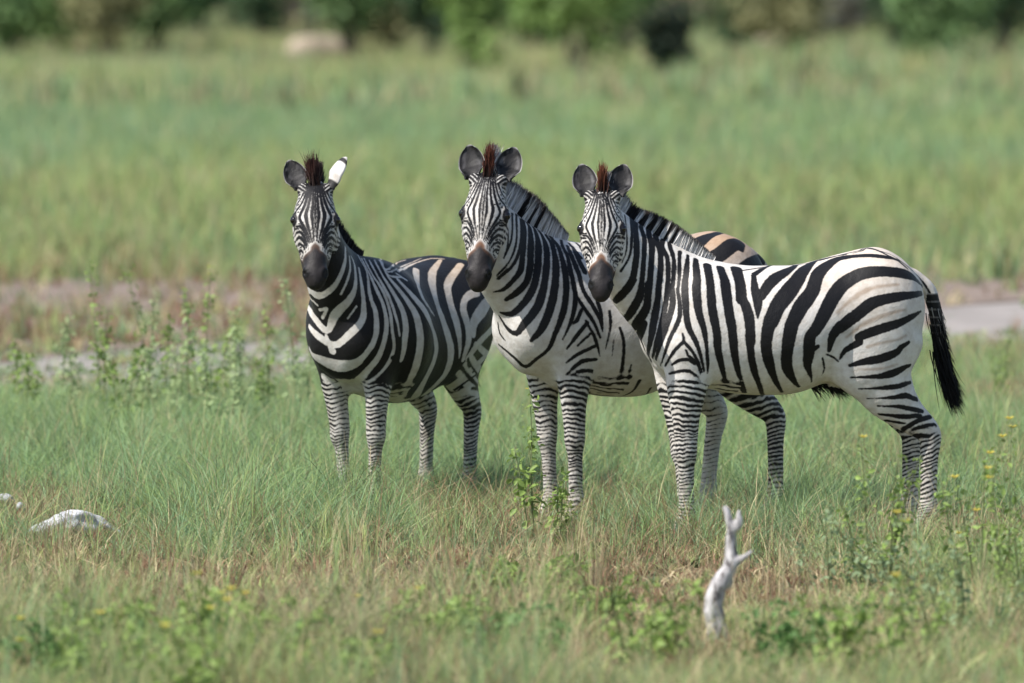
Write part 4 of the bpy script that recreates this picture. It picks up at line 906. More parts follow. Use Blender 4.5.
FACE = '-12,2,0,39 2,1,9,37 15,1,16,35 36,0,25,33 48,0,30,32 60,0,34,32 74,1,38,31 88,1,40,30 102,1,42,30 116,1,43,29 129,1,43,28 141,2,43,27 154,2,42,26 166,2,42,25 179,2,40,24 191,2,39,23 203,2,37,22 214,2,36,21 225,2,34,20 234,3,33,20 248,3,30,18 259,3,28,17 269,3,27,16 279,3,25,15;-12,9,0,40 2,9,9,40 17,9,16,39 36,9,25,39 49,9,30,39 64,10,35,40 80,10,38,41 96,11,41,42 110,11,42,44 122,12,42,45 136,13,42,48 147,14,42,52 157,15,41,54 169,16,40,55 179,16,39,52 189,15,38,48 200,14,37,44 212,13,35,39 225,12,33,34 235,11,31,32 247,10,30,30 259,9,28,28 272,8,26,26 285,7,24,24 298,6,22,22 311,5,21,20;-13,17,-2,42 1,17,7,42 15,18,14,42 35,19,22,44 47,21,26,45 60,22,31,47 74,24,34,48 88,26,36,49 102,29,37,52 114,31,37,53 124,33,37,56 137,36,35,60 147,39,33,65 156,42,32,68 167,43,30,68 180,42,29,66 194,40,29,62 208,38,28,58 222,35,27,53 234,32,26,47 246,29,25,41 257,25,24,35 269,22,23,30 281,19,22,27 293,17,21,24 305,14,20,22 317,12,19,20;-14,25,-4,41 1,26,5,41 14,27,11,43 33,29,18,47 46,32,22,48 61,35,25,51 76,39,27,53 91,43,28,56 104,47,27,58 114,51,26,60 130,57,22,63 140,62,17,66 149,67,12,66 160,71,7,61 172,72,5,54 184,68,7,54 200,62,11,55 214,56,14,53 227,50,16,48 239,43,18,43 252,38,19,38 264,34,19,34 278,30,18,30 291,26,18,27 305,23,17,23;-14,33,-4,40 1,34,4,40 14,36,8,42 30,40,12,47 41,43,14,47 53,47,16,47 66,51,16,47 79,56,16,47 89,60,14,47 98,65,10,48 107,71,4,51 112,78,-6,55 115,85,-16,59 122,89,-19,60 137,94,-13,56 149,97,-10,48;-13,42,-2,39 2,44,4,39 14,47,6,40 28,51,6,46 37,55,4,47 47,59,2,47 57,65,-1,48 66,70,-6,48 73,75,-12,48 78,83,-32,49 88,87,-37,41 97,89,-42,40 106,92,-46,36 113,95,-49,30;204,87,-19,40 211,71,-2,47 225,61,6,55 242,52,11,53 253,47,13,49 265,42,14,44 276,37,14,39 287,34,14,34 298,32,14,28 308,30,14,22;229,88,-40,43 235,72,-14,50 248,63,-4,59 265,54,3,54 279,47,6,49 293,42,8,42 307,38,8,34 320,35,8,27;256,88,-64,48 258,74,-29,57 268,66,-16,62 281,57,-7,60 294,51,-1,55 306,45,2,48 316,42,3,40 326,40,3,30;212,19,-247,40 286,78,-58,55 289,71,-37,53 309,55,-13,54 330,48,-6,36;310,75,-81,48 322,63,-42,54 342,55,-26,48;251,24,-269,35 268,17,-229,39 349,65,-77,48 376,49,-19,29'
JAW = '102,108,-78,44 117,110,-71,45 130,112,-67,47 143,114,-65,49 155,115,-65,51 166,117,-67,52 177,118,-69,54 187,118,-72,55 198,119,-76,55 210,119,-80,56 221,118,-83,56 232,118,-88,55 243,117,-92,54 253,116,-96,52 263,114,-100,51 274,112,-105,50 285,109,-110,50 295,106,-114,49 304,103,-118,48 311,99,-122,47 321,92,-126,45 329,85,-129,41 336,77,-132,38;90,121,-105,44 108,123,-93,45 125,125,-86,47 139,127,-82,49 153,129,-82,51 166,131,-83,52 178,132,-85,54 190,133,-88,55 201,134,-90,55 212,134,-93,56 224,134,-97,55 235,134,-101,54 245,133,-105,52 256,132,-109,51 266,131,-113,50 275,130,-116,50 286,128,-121,49 297,125,-125,49 308,122,-129,48 317,118,-133,48 325,115,-137,48 332,111,-140,47 343,102,-145,44 349,92,-147,41 356,82,-150,37;227,106,-71,55 236,106,-77,55 245,106,-83,55 254,107,-89,56 264,107,-94,55 273,106,-99,54 284,103,-105,50 295,99,-110,46 306,95,-116,42 316,90,-122,38'
STRIPES[2] = [
    ('k', '439,-135,1230,53 554,-45,1312,53 618,-20,1368,53 681,75,1399,74 689,91,1380,74 696,102,1362,74 702,113,1341,74 707,120,1323,75 712,126,1305,75 719,131,1286,74 728,134,1267,72 739,137,1249,66 749,137,1230,60 758,135,1211,55;433,-136,1230,53 530,-51,1298,53 649,56,1395,74 660,78,1375,74 666,90,1356,74 671,99,1338,74 676,107,1318,74 680,113,1299,74 685,118,1281,74 691,123,1262,74 700,127,1243,74 710,129,1223,72 721,130,1204,69 732,129,1187,64 748,127,1168,57 765,121,1151,48 780,113,1134,40;428,-138,1229,62 511,-57,1286,64 628,59,1373,93 636,78,1351,96 640,89,1329,99 645,97,1310,102 650,104,1291,106 656,110,1273,109 663,115,1254,111 672,120,1235,110 682,123,1215,107 693,125,1196,103 706,126,1179,96 721,125,1162,85 738,122,1148,73 754,117,1133,61 769,109,1118,50;451,28,1293,74 472,72,1268,111 484,100,1242,119 491,119,1225,130 497,136,1208,145 502,150,1191,157 507,161,1171,161 512,170,1151,159 516,177,1130,157;383,197,1144,135 390,188,1164,141 395,177,1185,147 398,163,1204,148 397,146,1221,129 391,121,1237,102 379,88,1251,74;430,-127,1236,71 551,-33,1325,67 616,-5,1381,62 625,10,1393,60 619,20,1390,62 610,27,1382,72 607,43,1372,122 617,67,1354,144 622,79,1336,161 628,91,1313,169 634,99,1290,171 640,106,1269,168 645,111,1248,171 650,115,1227,172 654,118,1208,173 658,120,1180,173 664,121,1155,169 676,121,1136,154 694,119,1117,139 709,114,1101,127 725,107,1083,113 740,98,1070,99 758,87,1063,72 775,74,1060,42;417,-123,1238,79 523,-35,1313,76 598,-7,1368,73 617,10,1388,71 614,20,1387,68 599,31,1373,66 585,38,1359,71 581,55,1343,123 587,73,1321,157 592,86,1298,185 595,93,1279,191 600,100,1260,191 604,105,1241,192 607,109,1222,194 610,113,1198,191 613,116,1176,182 618,118,1154,176 624,120,1132,169 631,120,1111,166 641,119,1093,166 659,116,1072,173 679,109,1055,170 699,100,1040,139 718,87,1026,98;403,-118,1241,79 496,-39,1301,76 559,-12,1345,73 576,1,1359,71 572,11,1358,68 555,22,1348,66 550,43,1334,99 553,62,1316,119 553,74,1299,146 554,83,1282,173 557,92,1262,185 561,99,1242,190 566,106,1221,189 570,113,1199,180 575,119,1176,170 581,124,1153,166 588,129,1131,169 595,132,1108,173 604,133,1085,175 612,131,1068,176 621,129,1050,178 631,125,1033,178 641,120,1016,175 653,114,1001,168 665,106,985,159 677,95,972,147 686,83,962,131 701,58,961,103 716,36,967,62;387,-113,1241,79 429,-57,1272,77 503,-25,1313,74 535,-8,1335,72 543,-1,1341,71 536,7,1339,69 524,15,1332,67 522,43,1319,93 518,58,1303,99 517,71,1284,119 516,82,1267,147 517,92,1250,158 521,106,1228,154 529,120,1205,158 538,133,1181,163 548,144,1153,167 553,149,1136,170 559,154,1118,172 565,157,1098,174 571,160,1078,177 578,161,1057,181 584,161,1036,187 593,161,1014,192 603,160,994,194 616,157,975,193 630,151,955,192 643,143,937,187 654,135,921,180 664,125,902,167 670,115,886,148 675,101,877,122 682,76,880,119 687,47,896,99 691,30,911,81 699,20,931,65 710,15,951,49;373,-114,1238,79 404,-75,1261,80 442,-48,1278,80 471,-34,1296,79 469,-22,1301,75 490,49,1298,98 481,63,1280,99 478,78,1263,124 484,100,1242,133 492,120,1224,132 501,141,1201,147 508,157,1177,163 513,168,1154,175 518,175,1132,179 523,181,1112,178 527,185,1092,175 533,188,1070,175 538,190,1048,179 544,191,1025,185 551,191,1001,190 558,190,979,192 567,189,957,192 577,187,934,190 587,184,913,185 596,179,895,175 608,172,876,151 619,163,862,120 629,152,847,88;350,-116,1231,79 378,-87,1252,80 397,-70,1263,80 409,-59,1269,79 465,40,1293,106 456,56,1278,99 451,73,1264,99 456,98,1247,110 467,128,1228,114 472,146,1212,122 475,161,1194,135 477,174,1173,146 478,184,1153,153 479,192,1133,154 480,198,1113,151 482,204,1092,145 484,208,1070,144 487,211,1051,146 491,213,1031,151 495,214,1010,156 499,214,990,160 503,213,971,161 510,211,949,157 517,209,927,148 525,206,907,137 532,202,887,127 539,197,866,119 544,191,846,110 549,183,826,102 555,174,809,97 567,159,791,93 579,141,776,91 588,121,762,90 592,96,747,94 594,71,734,107 601,53,728,111 613,45,735,110 627,41,750,106 640,29,767,99 647,10,779,91 653,-13,793,82 660,-38,807,72 666,-62,821,62;298,-111,1222,71 321,-93,1238,66 410,42,1277,87 428,79,1260,87 438,108,1244,96 443,134,1230,100 446,154,1213,101 450,170,1192,104 452,183,1169,109 453,194,1145,113 451,202,1122,115 449,209,1099,115 448,215,1077,114 446,219,1057,114 446,222,1038,115 448,224,1016,113 451,225,997,110 456,225,975,106 462,224,953,100 468,222,932,92 476,220,912,80 485,217,892,67 493,212,872,52 501,206,852,37;405,85,1256,74 418,120,1240,102 425,145,1223,121 427,163,1205,130 425,178,1183,132 421,191,1160,129 416,201,1137,123 414,208,1116,115 413,214,1095,106 409,219,1076,100 402,223,1056,98 392,226,1038,99 381,229,1022,102 369,231,1005,106 358,233,987,107 348,235,971,103 338,236,954,96 331,237,937,86 325,237,919,72 320,237,901,55 315,236,883,37;733,124,1157,81 749,121,1144,71 763,115,1131,60 776,107,1119,50;693,-24,920,49 687,-29,896,58 682,-28,873,62 676,-15,857,52 671,3,842,37;419,230,981,77 431,229,954,88 442,227,932,93 458,224,924,71;435,224,1031,57 424,227,1013,71 412,230,995,85 399,231,977,95 386,233,959,98 372,234,941,99 359,234,922,96 347,234,901,86 336,233,878,71 324,231,856,56;399,232,931,66 386,233,910,74 372,233,889,81 358,231,868,86 346,227,846,86 335,223,824,83 326,219,805,76 314,210,774,28;340,230,1021,101 334,233,998,93 327,236,974,86 322,238,952,77 318,238,924,58 315,237,898,38;391,232,923,95 405,231,908,99 419,230,892,104 432,227,877,107 443,223,862,105 456,217,844,90 467,210,827,68 478,202,810,47;372,231,876,79 387,229,863,74 403,226,850,69 417,222,837,64 431,217,823,58;348,221,818,90 369,219,809,93 390,217,801,97 409,214,793,99 426,210,785,96 444,203,773,83 458,196,760,64 470,186,748,46;328,204,759,69 355,206,758,83 382,207,757,99 406,205,752,106 421,201,741,99 436,195,728,80 449,188,713,61 461,178,698,44;339,188,708,88 372,196,711,97 401,197,710,103 424,193,702,79 443,186,690,45;357,185,674,81 389,192,669,77 414,190,664,73 436,185,660,60 454,175,657,45;284,242,971,74 282,244,950,79 280,245,930,83 280,245,905,82 282,243,888,77 285,240,868,69 288,236,847,58 291,230,826,48 293,224,805,37;262,242,843,46 262,237,820,40 261,231,797,34 259,223,773,27;165,232,733,49 164,221,713,47 161,207,693,45 157,192,673,43 151,173,652,42;276,142,658,49 287,122,644,43 295,98,630,37;432,-189,706,53 450,-177,688,53 453,-173,677,53;239,256,897,72 232,257,879,75 226,257,861,78 220,255,843,81 215,251,818,82 211,244,788,82 209,236,766,82 205,225,741,83 200,212,715,84 196,198,693,85 187,177,665,92 184,155,643,107 185,134,628,105 188,109,613,97 193,81,602,87 200,60,596,78 210,39,592,69 227,28,593,42 243,17,595,35;95,187,658,99 94,168,641,91 91,145,624,82 90,119,608,74 95,93,597,66 101,62,587,58 120,50,585,35;10,144,623,62 4,118,608,62 -12,73,592,62;-160,76,1246,155 -185,73,1252,155 -210,70,1257,155 -234,68,1262,155 -258,68,1267,155;-403,56,1296,217 -371,72,1292,266 -348,75,1288,315 -324,79,1281,356 -296,88,1271,385 -267,100,1259,405 -238,113,1246,415 -210,126,1234,394 -182,140,1220,334 -156,157,1203,287 -132,176,1184,269 -111,195,1161,266 -93,214,1137,267 -80,227,1116,268 -70,241,1093,262 -61,252,1070,253 -53,262,1047,243;-419,212,1226,155 -423,198,1241,214 -427,179,1256,381 -396,190,1252,392 -368,198,1242,377 -341,205,1228,377 -315,209,1213,383 -296,209,1203,385 -277,209,1193,379 -257,210,1182,363 -239,213,1168,345 -221,219,1153,330 -205,226,1136,320 -189,235,1118,316 -174,244,1097,313 -163,252,1079,311 -153,259,1059,305 -145,266,1038,295 -138,271,1018,284 -132,275,999,272 -126,278,978,257 -121,281,959,242 -117,282,941,226 -114,282,922,209;-468,234,1165,265 -642,29,1174,279 -504,209,1176,290 -465,233,1168,297 -439,245,1160,300 -416,253,1150,302 -394,259,1138,301 -372,263,1125,299 -352,266,1110,296 -331,268,1095,293 -312,270,1077,290 -294,271,1057,286 -281,273,1038,282 -268,274,1016,276 -256,274,993,269 -246,274,970,260 -238,273,950,251 -230,271,929,241 -225,269,910,230 -222,266,891,216 -218,262,873,200;-679,29,1118,208 -538,212,1112,262 -494,244,1099,241 -461,259,1085,250 -433,269,1069,260 -413,273,1055,265 -393,277,1041,267 -375,278,1025,267 -359,279,1010,265 -344,279,994,262 -329,278,975,252 -317,276,956,237 -306,273,937,219 -295,270,918,202;-689,28,1039,171 -544,221,1039,228 -506,247,1031,213 -477,260,1022,214 -452,268,1012,221 -431,272,1000,228 -413,274,985,229 -398,275,969,221 -384,275,951,209 -371,273,933,196 -359,271,916,186;27,230,1109,201 38,244,1086,202 48,256,1064,204 57,265,1041,205 63,273,1019,204 65,279,996,197 66,284,973,186 65,287,950,174 63,289,927,163;-28,230,1108,158 -17,243,1087,165 -8,254,1065,173 0,263,1044,181 7,271,1023,187 11,277,1002,190 11,282,982,186 10,285,962,178 7,287,942,168 3,288,922,157 -1,288,902,147;335,82,1247,87 344,118,1227,102 347,146,1208,117 345,165,1188,130 341,178,1168,141 336,189,1148,149 330,198,1127,146 323,207,1106,135 315,214,1085,122 307,221,1064,109;288,71,1245,108 293,104,1226,124 294,130,1207,139 292,152,1186,152 288,167,1168,160 282,181,1149,160 275,194,1129,153 270,204,1111,146 266,215,1089,136 263,224,1070,125 259,231,1050,116;255,106,1223,108 252,128,1207,126 247,146,1191,144 242,163,1174,154 237,180,1155,155 234,193,1138,153 230,205,1120,152 227,217,1101,151 223,227,1081,150 218,237,1062,151;199,103,1221,130 197,129,1205,148 191,151,1190,167 185,170,1173,183 179,188,1154,182 175,203,1138,176 170,216,1119,170 166,229,1100,164 160,240,1081,160 154,250,1061,157;776,195,1442,65 803,243,1424,65 808,253,1404,66 807,253,1383,66 780,209,1362,66 777,205,1343,65 737,138,1319,63 738,138,1298,60 739,138,1280,57 741,138,1264,54 747,138,1243,46 754,137,1226,39;267,-116,1216,39 381,60,1265,71 384,96,1248,87 387,124,1234,95 385,146,1219,102 378,160,1204,108;240,-110,1219,46 333,43,1263,80 332,71,1251,96 328,93,1239,108 322,120,1221,121 312,141,1202,130;207,-103,1222,62 292,55,1253,102 288,84,1239,117 283,107,1223,130 279,129,1206,139 277,148,1189,145 272,164,1171,152'),
]
STRIPES[1] = [
    ('all', ''),
    ('w', '254,-274,1077,111 295,-272,1087,120 315,-271,1085,130 757,-85,1122,192 766,-59,1104,203 770,-34,1095,197 775,-7,1098,158 777,20,1111,144 776,42,1126,136 772,58,1143,132 766,71,1164,129 760,81,1186,126 751,89,1210,124 740,93,1236,127 728,93,1261,117 718,91,1284,104 711,87,1306,91 696,79,1328,78;254,-279,1067,65 296,-280,1073,71 317,-281,1065,74 327,-281,1059,71 707,-108,1080,93 733,-75,1064,85 735,-55,1048,78;740,78,1104,51 736,88,1126,61 729,96,1147,71 721,101,1168,82 712,104,1188,89 701,105,1207,84 691,103,1226,78 682,97,1256,71 671,87,1285,65;243,-298,1010,93 279,-304,1012,103 586,-183,1024,160 629,-148,1007,173 658,-118,990,182 677,-90,970,179 684,-66,946,151 685,-45,928,130 684,-29,921,124 686,-16,929,149 692,-4,950,188 703,11,976,210 713,29,1000,227 717,47,1016,236 717,65,1033,233 712,82,1050,223 704,96,1066,209 697,105,1082,198 685,115,1104,178 676,119,1125,154 667,119,1149,130 660,117,1171,115 652,111,1197,105 643,104,1221,98 634,96,1241,91 632,87,1265,77 641,81,1284,65;723,-49,1024,84 738,-3,1032,113 724,-17,1012,80 701,-45,985,76;681,83,983,47 676,96,1002,46 669,109,1022,45 659,119,1042,43;638,-154,942,91 662,-128,925,140 678,-98,906,155 682,-74,891,152 681,-47,874,152 676,-20,859,155 673,6,853,155 677,31,859,160 682,57,875,176 682,78,893,185 678,96,910,189 669,115,929,187 656,130,949,180 643,140,969,170 635,144,990,154 630,144,1012,134 628,143,1037,118 626,142,1059,112 625,139,1082,112 625,135,1107,118 623,131,1130,117 620,126,1154,105 615,119,1177,92 608,111,1200,78 598,101,1223,65;91,-101,1199,30 113,-94,1205,32 127,-87,1210,34 459,84,1257,50 486,110,1240,52 502,131,1219,51 510,147,1200,48 514,163,1178,49 514,177,1157,56 511,190,1134,67 507,203,1110,78 502,215,1085,85 498,224,1059,86 494,233,1033,83 490,240,1007,80 485,246,982,75 480,250,959,71 475,252,938,65 470,253,917,58 463,254,896,52;682,-36,899,52 678,-26,873,89 673,-16,848,129 667,-7,822,171;129,-121,1193,30 181,-114,1211,32 209,-102,1226,34 517,52,1285,50 536,73,1266,52 541,90,1246,51 543,105,1228,48 551,120,1204,52 561,129,1185,55 571,138,1163,61 581,145,1140,69 588,152,1117,78 591,158,1096,86 592,165,1072,96 590,173,1051,105 587,181,1031,115 585,186,1011,124 587,191,983,135 589,193,956,143 591,194,934,149 593,193,907,152 598,189,889,152 604,184,868,153 611,176,847,153 619,165,828,147 625,152,808,143 630,137,792,151 633,117,774,202 637,93,761,263 639,68,754,298 639,39,749,328 640,7,749,337 642,-20,754,322 647,-49,763,294 650,-78,774,271 648,-105,784,233 635,-137,798,188 636,-146,816,104 634,-154,833,74;123,-117,1194,30 172,-109,1211,32 200,-99,1225,34 212,-90,1233,36 516,72,1266,52 529,93,1245,51 536,109,1226,49 542,125,1204,52 546,138,1185,56 550,150,1164,63 552,162,1142,71 552,173,1120,79 550,183,1099,85 547,193,1078,90 544,202,1056,96 542,209,1035,101 542,214,1013,106 541,219,990,111 542,221,969,117 542,223,950,122 544,222,921,131 548,219,897,137 550,216,876,138 552,210,854,140 554,204,835,147 556,197,815,159 559,187,794,169 564,173,772,168 569,155,750,167 570,134,729,166 565,110,708,182 551,80,688,238 513,36,668,285 480,-4,652,282 470,-32,640,268 484,-47,635,206 507,-59,640,196 525,-73,651,208 536,-87,662,219 544,-104,675,230 546,-121,688,207;106,-112,1195,30 142,-104,1205,32 166,-96,1215,34 479,66,1266,50 506,92,1248,52 521,112,1228,52 528,128,1209,50 533,144,1187,49 533,158,1168,52 530,173,1147,58 526,187,1125,65 522,198,1102,70 520,208,1080,74 518,216,1056,78 517,223,1032,79 516,229,1009,82 515,233,984,82 515,236,958,83 513,238,934,83 510,238,915,83 502,239,887,85 493,238,863,92 485,234,834,102 484,228,812,109 485,219,788,113 491,209,766,117 503,198,745,114 517,186,725,101 531,172,707,93 542,155,692,87 548,134,678,88 541,109,663,101 471,55,642,107 433,19,622,152 384,-23,601,182;77,-89,1204,30 93,-80,1209,32 102,-74,1212,34 426,96,1257,50 460,125,1239,52 477,147,1218,50 485,163,1199,47 487,178,1178,52 485,191,1158,64 480,203,1136,81 473,216,1114,100 466,226,1092,117 458,236,1070,131 449,245,1049,145 441,252,1027,158 435,258,1006,169 430,263,978,180 427,266,951,189 425,267,929,193 427,264,892,194 426,262,871,184 423,258,846,169 420,253,823,154 417,245,796,130 414,236,771,104;64,-73,1209,37 76,-67,1212,40 81,-59,1215,42 376,98,1255,63 429,138,1238,65 449,160,1217,63 456,175,1198,61 456,190,1177,65 451,201,1161,74 441,212,1144,86 430,223,1127,101 418,234,1108,116 407,244,1090,130 397,253,1072,143 386,263,1052,157 377,272,1033,165 368,281,1014,172 361,287,995,180 355,294,972,189 351,298,949,198 347,301,927,206 343,302,909,213 338,302,884,218 335,301,864,218 331,298,840,221 327,291,812,229 324,286,792,239 319,278,770,248 312,268,746,256 305,256,724,259 298,242,703,255 290,227,682,245 278,209,662,236 263,190,643,233 235,164,620,245 203,136,598,265 164,104,576,285;398,208,1166,78 385,221,1147,94 373,235,1128,111 360,248,1108,127 348,261,1088,143 335,275,1067,157 321,288,1045,171 304,299,1023,184 288,307,1001,195 272,312,978,203 253,312,955,210 227,307,932,216 182,290,910,220 138,276,879,229 121,271,854,233 104,267,832,233 95,263,809,233 94,258,789,241 95,252,765,252 97,244,740,259 101,236,719,260 105,226,697,258 106,213,675,256 103,198,653,259 94,182,632,269 82,163,612,282 63,141,591,297 31,112,570,311;-24,88,1199,169 61,133,1176,193 138,177,1150,207 203,217,1133,204 252,252,1112,194 266,269,1090,181 269,280,1071,169 251,290,1042,145 186,273,1016,117 138,262,996,79 114,261,978,39;75,-74,1210,30 94,-65,1214,32 107,-56,1218,34 114,-48,1221,36 117,-40,1223,37 405,121,1248,52 443,153,1225,51 443,167,1213,52 411,168,1216,49 306,133,1228,62 -328,-181,1213,65 -334,-159,1221,60 -339,-138,1227,52;70,-72,1210,22 86,-64,1214,24 95,-54,1217,25 100,-47,1220,27 290,57,1258,39 423,139,1238,39 448,162,1216,38 442,176,1202,39 412,180,1203,42 346,170,1210,45 120,78,1213,49 -47,16,1216,52 -230,-50,1220,53 -292,-53,1228,52 -327,-43,1238,52;336,178,1202,78 194,128,1207,78 16,59,1210,79 -98,24,1216,79 -200,-6,1221,78 -272,-13,1228,74 -303,1,1234,70 -323,18,1239,65 -335,47,1239,58 -343,77,1237,52;377,190,1193,65 359,200,1182,61 341,210,1170,56 324,220,1158,52;66,-72,1209,22 79,-65,1213,24 86,-57,1216,25 88,-49,1218,27 400,120,1248,39 440,154,1225,39 453,172,1204,38 450,185,1187,39 429,195,1180,42 393,202,1177,47 352,206,1174,52;-272,294,1081,251 -226,286,1069,194 -187,279,1053,156 -168,280,1036,179 -154,284,1016,202 -146,288,994,215 -146,293,972,210 -151,300,949,197 -156,305,925,189 -160,308,900,191 -164,309,875,198 -166,306,847,195 -166,302,824,183 -164,295,799,166 -163,286,774,147 -167,275,748,130;-381,316,1042,233 -339,323,1025,284 -304,327,1008,335 -272,328,990,344 -241,327,972,316 -215,323,952,291 -197,320,932,276 -191,319,902,224 -195,319,872,156;-428,306,896,233 -377,313,879,242 -324,320,861,251 -282,322,844,258 -254,318,826,259 -236,311,809,252 -223,303,792,238 -213,295,775,222 -203,285,758,207;-317,70,1231,104 -236,92,1211,159 -145,123,1191,153 -80,148,1167,232 -25,175,1135,259 0,192,1113,258 20,209,1088,250 33,224,1061,240 39,236,1035,233 39,245,1011,232 33,252,987,232 23,257,963,233 14,261,940,233 4,265,916,233 -8,267,893,233 -19,268,871,233 -29,268,852,233 -43,268,828,233 -52,266,808,233 -62,262,781,233 -70,255,752,233 -73,247,730,232 -76,236,707,232 -76,224,685,233 -74,212,667,240 -67,200,650,250 -59,185,633,259 -51,171,618,266 -44,156,603,272 -42,136,587,279 -420,-82,548,285;-322,180,1211,167 -286,184,1195,182 -252,188,1179,194 -216,193,1163,196 -164,202,1141,189 -121,213,1115,209 -104,222,1097,229 -92,232,1076,225 -83,241,1053,222 -78,250,1031,220 -77,258,1010,221 -79,265,988,225 -83,272,966,226 -88,277,945,220 -92,281,922,206 -96,284,900,184 -101,286,878,161 -106,287,858,143 -114,285,824,122 -121,281,797,104 -130,272,762,52;-222,315,824,130 -457,260,761,199 -411,261,743,216 -376,255,724,233 -350,249,710,246 -325,242,696,258 -303,233,681,271 -288,222,666,285 -277,204,646,309 -278,181,625,336 -289,153,604,342;-208,298,783,130 -231,287,758,148 -414,235,687,233 -389,230,669,251 -367,221,649,268 -350,210,628,285;-203,267,726,148 -231,250,703,174 -461,201,604,280 -408,203,594,314 -378,195,583,337 -352,178,571,347 -341,155,560,342 -363,115,547,337;-193,235,684,185 -505,184,542,279 -454,185,535,298 -424,176,528,318 -406,161,520,337;214,75,574,389 162,72,563,357 93,60,551,324 83,74,555,208 70,86,558,185'),
    ('k', '207,-252,716,93 246,-243,696,90 519,-147,646,122 534,-117,636,100 530,-92,628,82 514,-70,622,72 489,-54,618,66 458,-43,617,75 436,-28,619,90 441,-2,625,91 466,36,644,89 540,99,671,67 550,122,684,70 549,143,697,76 543,160,710,86 535,174,724,95 525,186,743,107 517,197,762,112 513,206,784,115 514,214,808,114 519,221,835,112 521,226,861,110;664,35,804,114 658,17,790,57;467,-44,621,94 429,-45,601,89 427,-50,587,82 424,-53,568,74 386,-4,600,37;478,221,787,113 451,231,790,93;477,201,722,115 441,211,729,143 406,222,736,156;78,-137,589,46 516,89,611,75 538,112,632,73 543,129,650,72 541,148,664,76 531,165,670,79 511,181,672,79 479,192,672,79 424,193,671,101 363,189,669,104;-206,282,752,93 -234,273,736,71 -413,226,665,78 -382,225,657,76 -355,219,646,77 -333,209,633,80 -316,194,619,84 -307,176,604,88 -305,155,590,84;-198,252,706,111 -492,190,593,125 -400,204,595,100'),
]
# ---------------------------------------------------------------- coat, hair and assembly of the zebras
def dec(s):
    out = []
    for P in s.split(';'):
        if not P: continue
        a = np.array([[float(v) for v in r.split(',')] for r in P.split(' ')])
        a[:, :3] *= .001; a[:, 3] *= .0001
        if len(a) > 3: a[1:-1, 3] = (a[:-2, 3] + a[1:-1, 3] * 2 + a[2:, 3]) / 4
        out.append(a)
    return out

def noise3(P, sc_, seed=0):
    """sum of three 2D value noises: cheap volumetric wobble, -1..1"""
    return (vnoise(P[:, 0] * sc_ + P[:, 2] * sc_ * .3, P[:, 2] * sc_, seed) + vnoise(P[:, 1] * sc_ + 7, P[:, 2] * sc_ * .9 + 3, seed + 1) + vnoise(P[:, 0] * sc_ + 1, P[:, 1] * sc_ + 5, seed + 2)) / 1.5 - 1

def coat_material():
    m, N, L, b = new_mat('zebra_coat', .55, .25)
    st = nd(N, 'ShaderNodeAttribute', attribute_name='stripe'); ct = nd(N, 'ShaderNodeAttribute', attribute_name='coat')
    tc = nd(N, 'ShaderNodeTexCoord')
    n1 = nd(N, 'ShaderNodeTexNoise', Scale=90.0, Detail=3.0); L.new(tc.outputs['Object'], n1.inputs['Vector'])
    ma = nd(N, 'ShaderNodeMath', operation='MULTIPLY_ADD'); L.new(n1.outputs['Fac'], ma.inputs[0]); ma.inputs[1].default_value = .007; ma.inputs[2].default_value = -.0035
    ad = nd(N, 'ShaderNodeMath', operation='ADD'); L.new(st.outputs['Fac'], ad.inputs[0]); L.new(ma.outputs[0], ad.inputs[1])
    mr = nd(N, 'ShaderNodeMapRange'); L.new(ad.outputs[0], mr.inputs['Value'])
    mr.inputs['From Min'].default_value = -.0026; mr.inputs['From Max'].default_value = .0026
    n2 = nd(N, 'ShaderNodeTexNoise', Scale=22.0, Detail=5.0, Roughness=.65); L.new(tc.outputs['Object'], n2.inputs['Vector'])
    r2 = ramp(N, [(.3, (.76, .72, .67)), (.62, (1.0, 1.0, 1.0))]); L.new(n2.outputs['Fac'], r2.inputs[0])
    wt = nd(N, 'ShaderNodeMix', data_type='RGBA', blend_type='MULTIPLY'); wt.inputs['Factor'].default_value = 1
    L.new(ct.outputs['Color'], wt.inputs[6]); L.new(r2.outputs[0], wt.inputs[7])
    mx = nd(N, 'ShaderNodeMix', data_type='RGBA'); L.new(mr.outputs[0], mx.inputs['Factor'])
    mx.inputs[6].default_value = (.0065, .006, .007, 1); L.new(wt.outputs[2], mx.inputs[7])
    L.new(mx.outputs[2], b.inputs['Base Color'])
    b.inputs['Sheen Weight'].default_value = .02; b.inputs['Sheen Roughness'].default_value = .4
    # short fur lying along the body
    mp = nd(N, 'ShaderNodeMapping'); mp.inputs['Scale'].default_value = (1, 1, .45); L.new(tc.outputs['Object'], mp.inputs[0])
    n3 = nd(N, 'ShaderNodeTexNoise', Scale=260.0, Detail=2.0); L.new(mp.outputs[0], n3.inputs['Vector'])
    bp = nd(N, 'ShaderNodeBump', Strength=.35, Distance=.003); L.new(n3.outputs['Fac'], bp.inputs['Height'])
    bp2 = nd(N, 'ShaderNodeBump', Strength=.35, Distance=.012); L.new(n2.outputs['Fac'], bp2.inputs['Height']); L.new(bp.outputs[0], bp2.inputs['Normal'])
    L.new(bp2.outputs[0], b.inputs['Normal'])
    return m

def hair_material():
    m, N, L, b = new_mat('zebra_hair', .6, .2)
    ct = nd(N, 'ShaderNodeAttribute', attribute_name='coat'); L.new(ct.outputs['Color'], b.inputs['Base Color'])
    return m

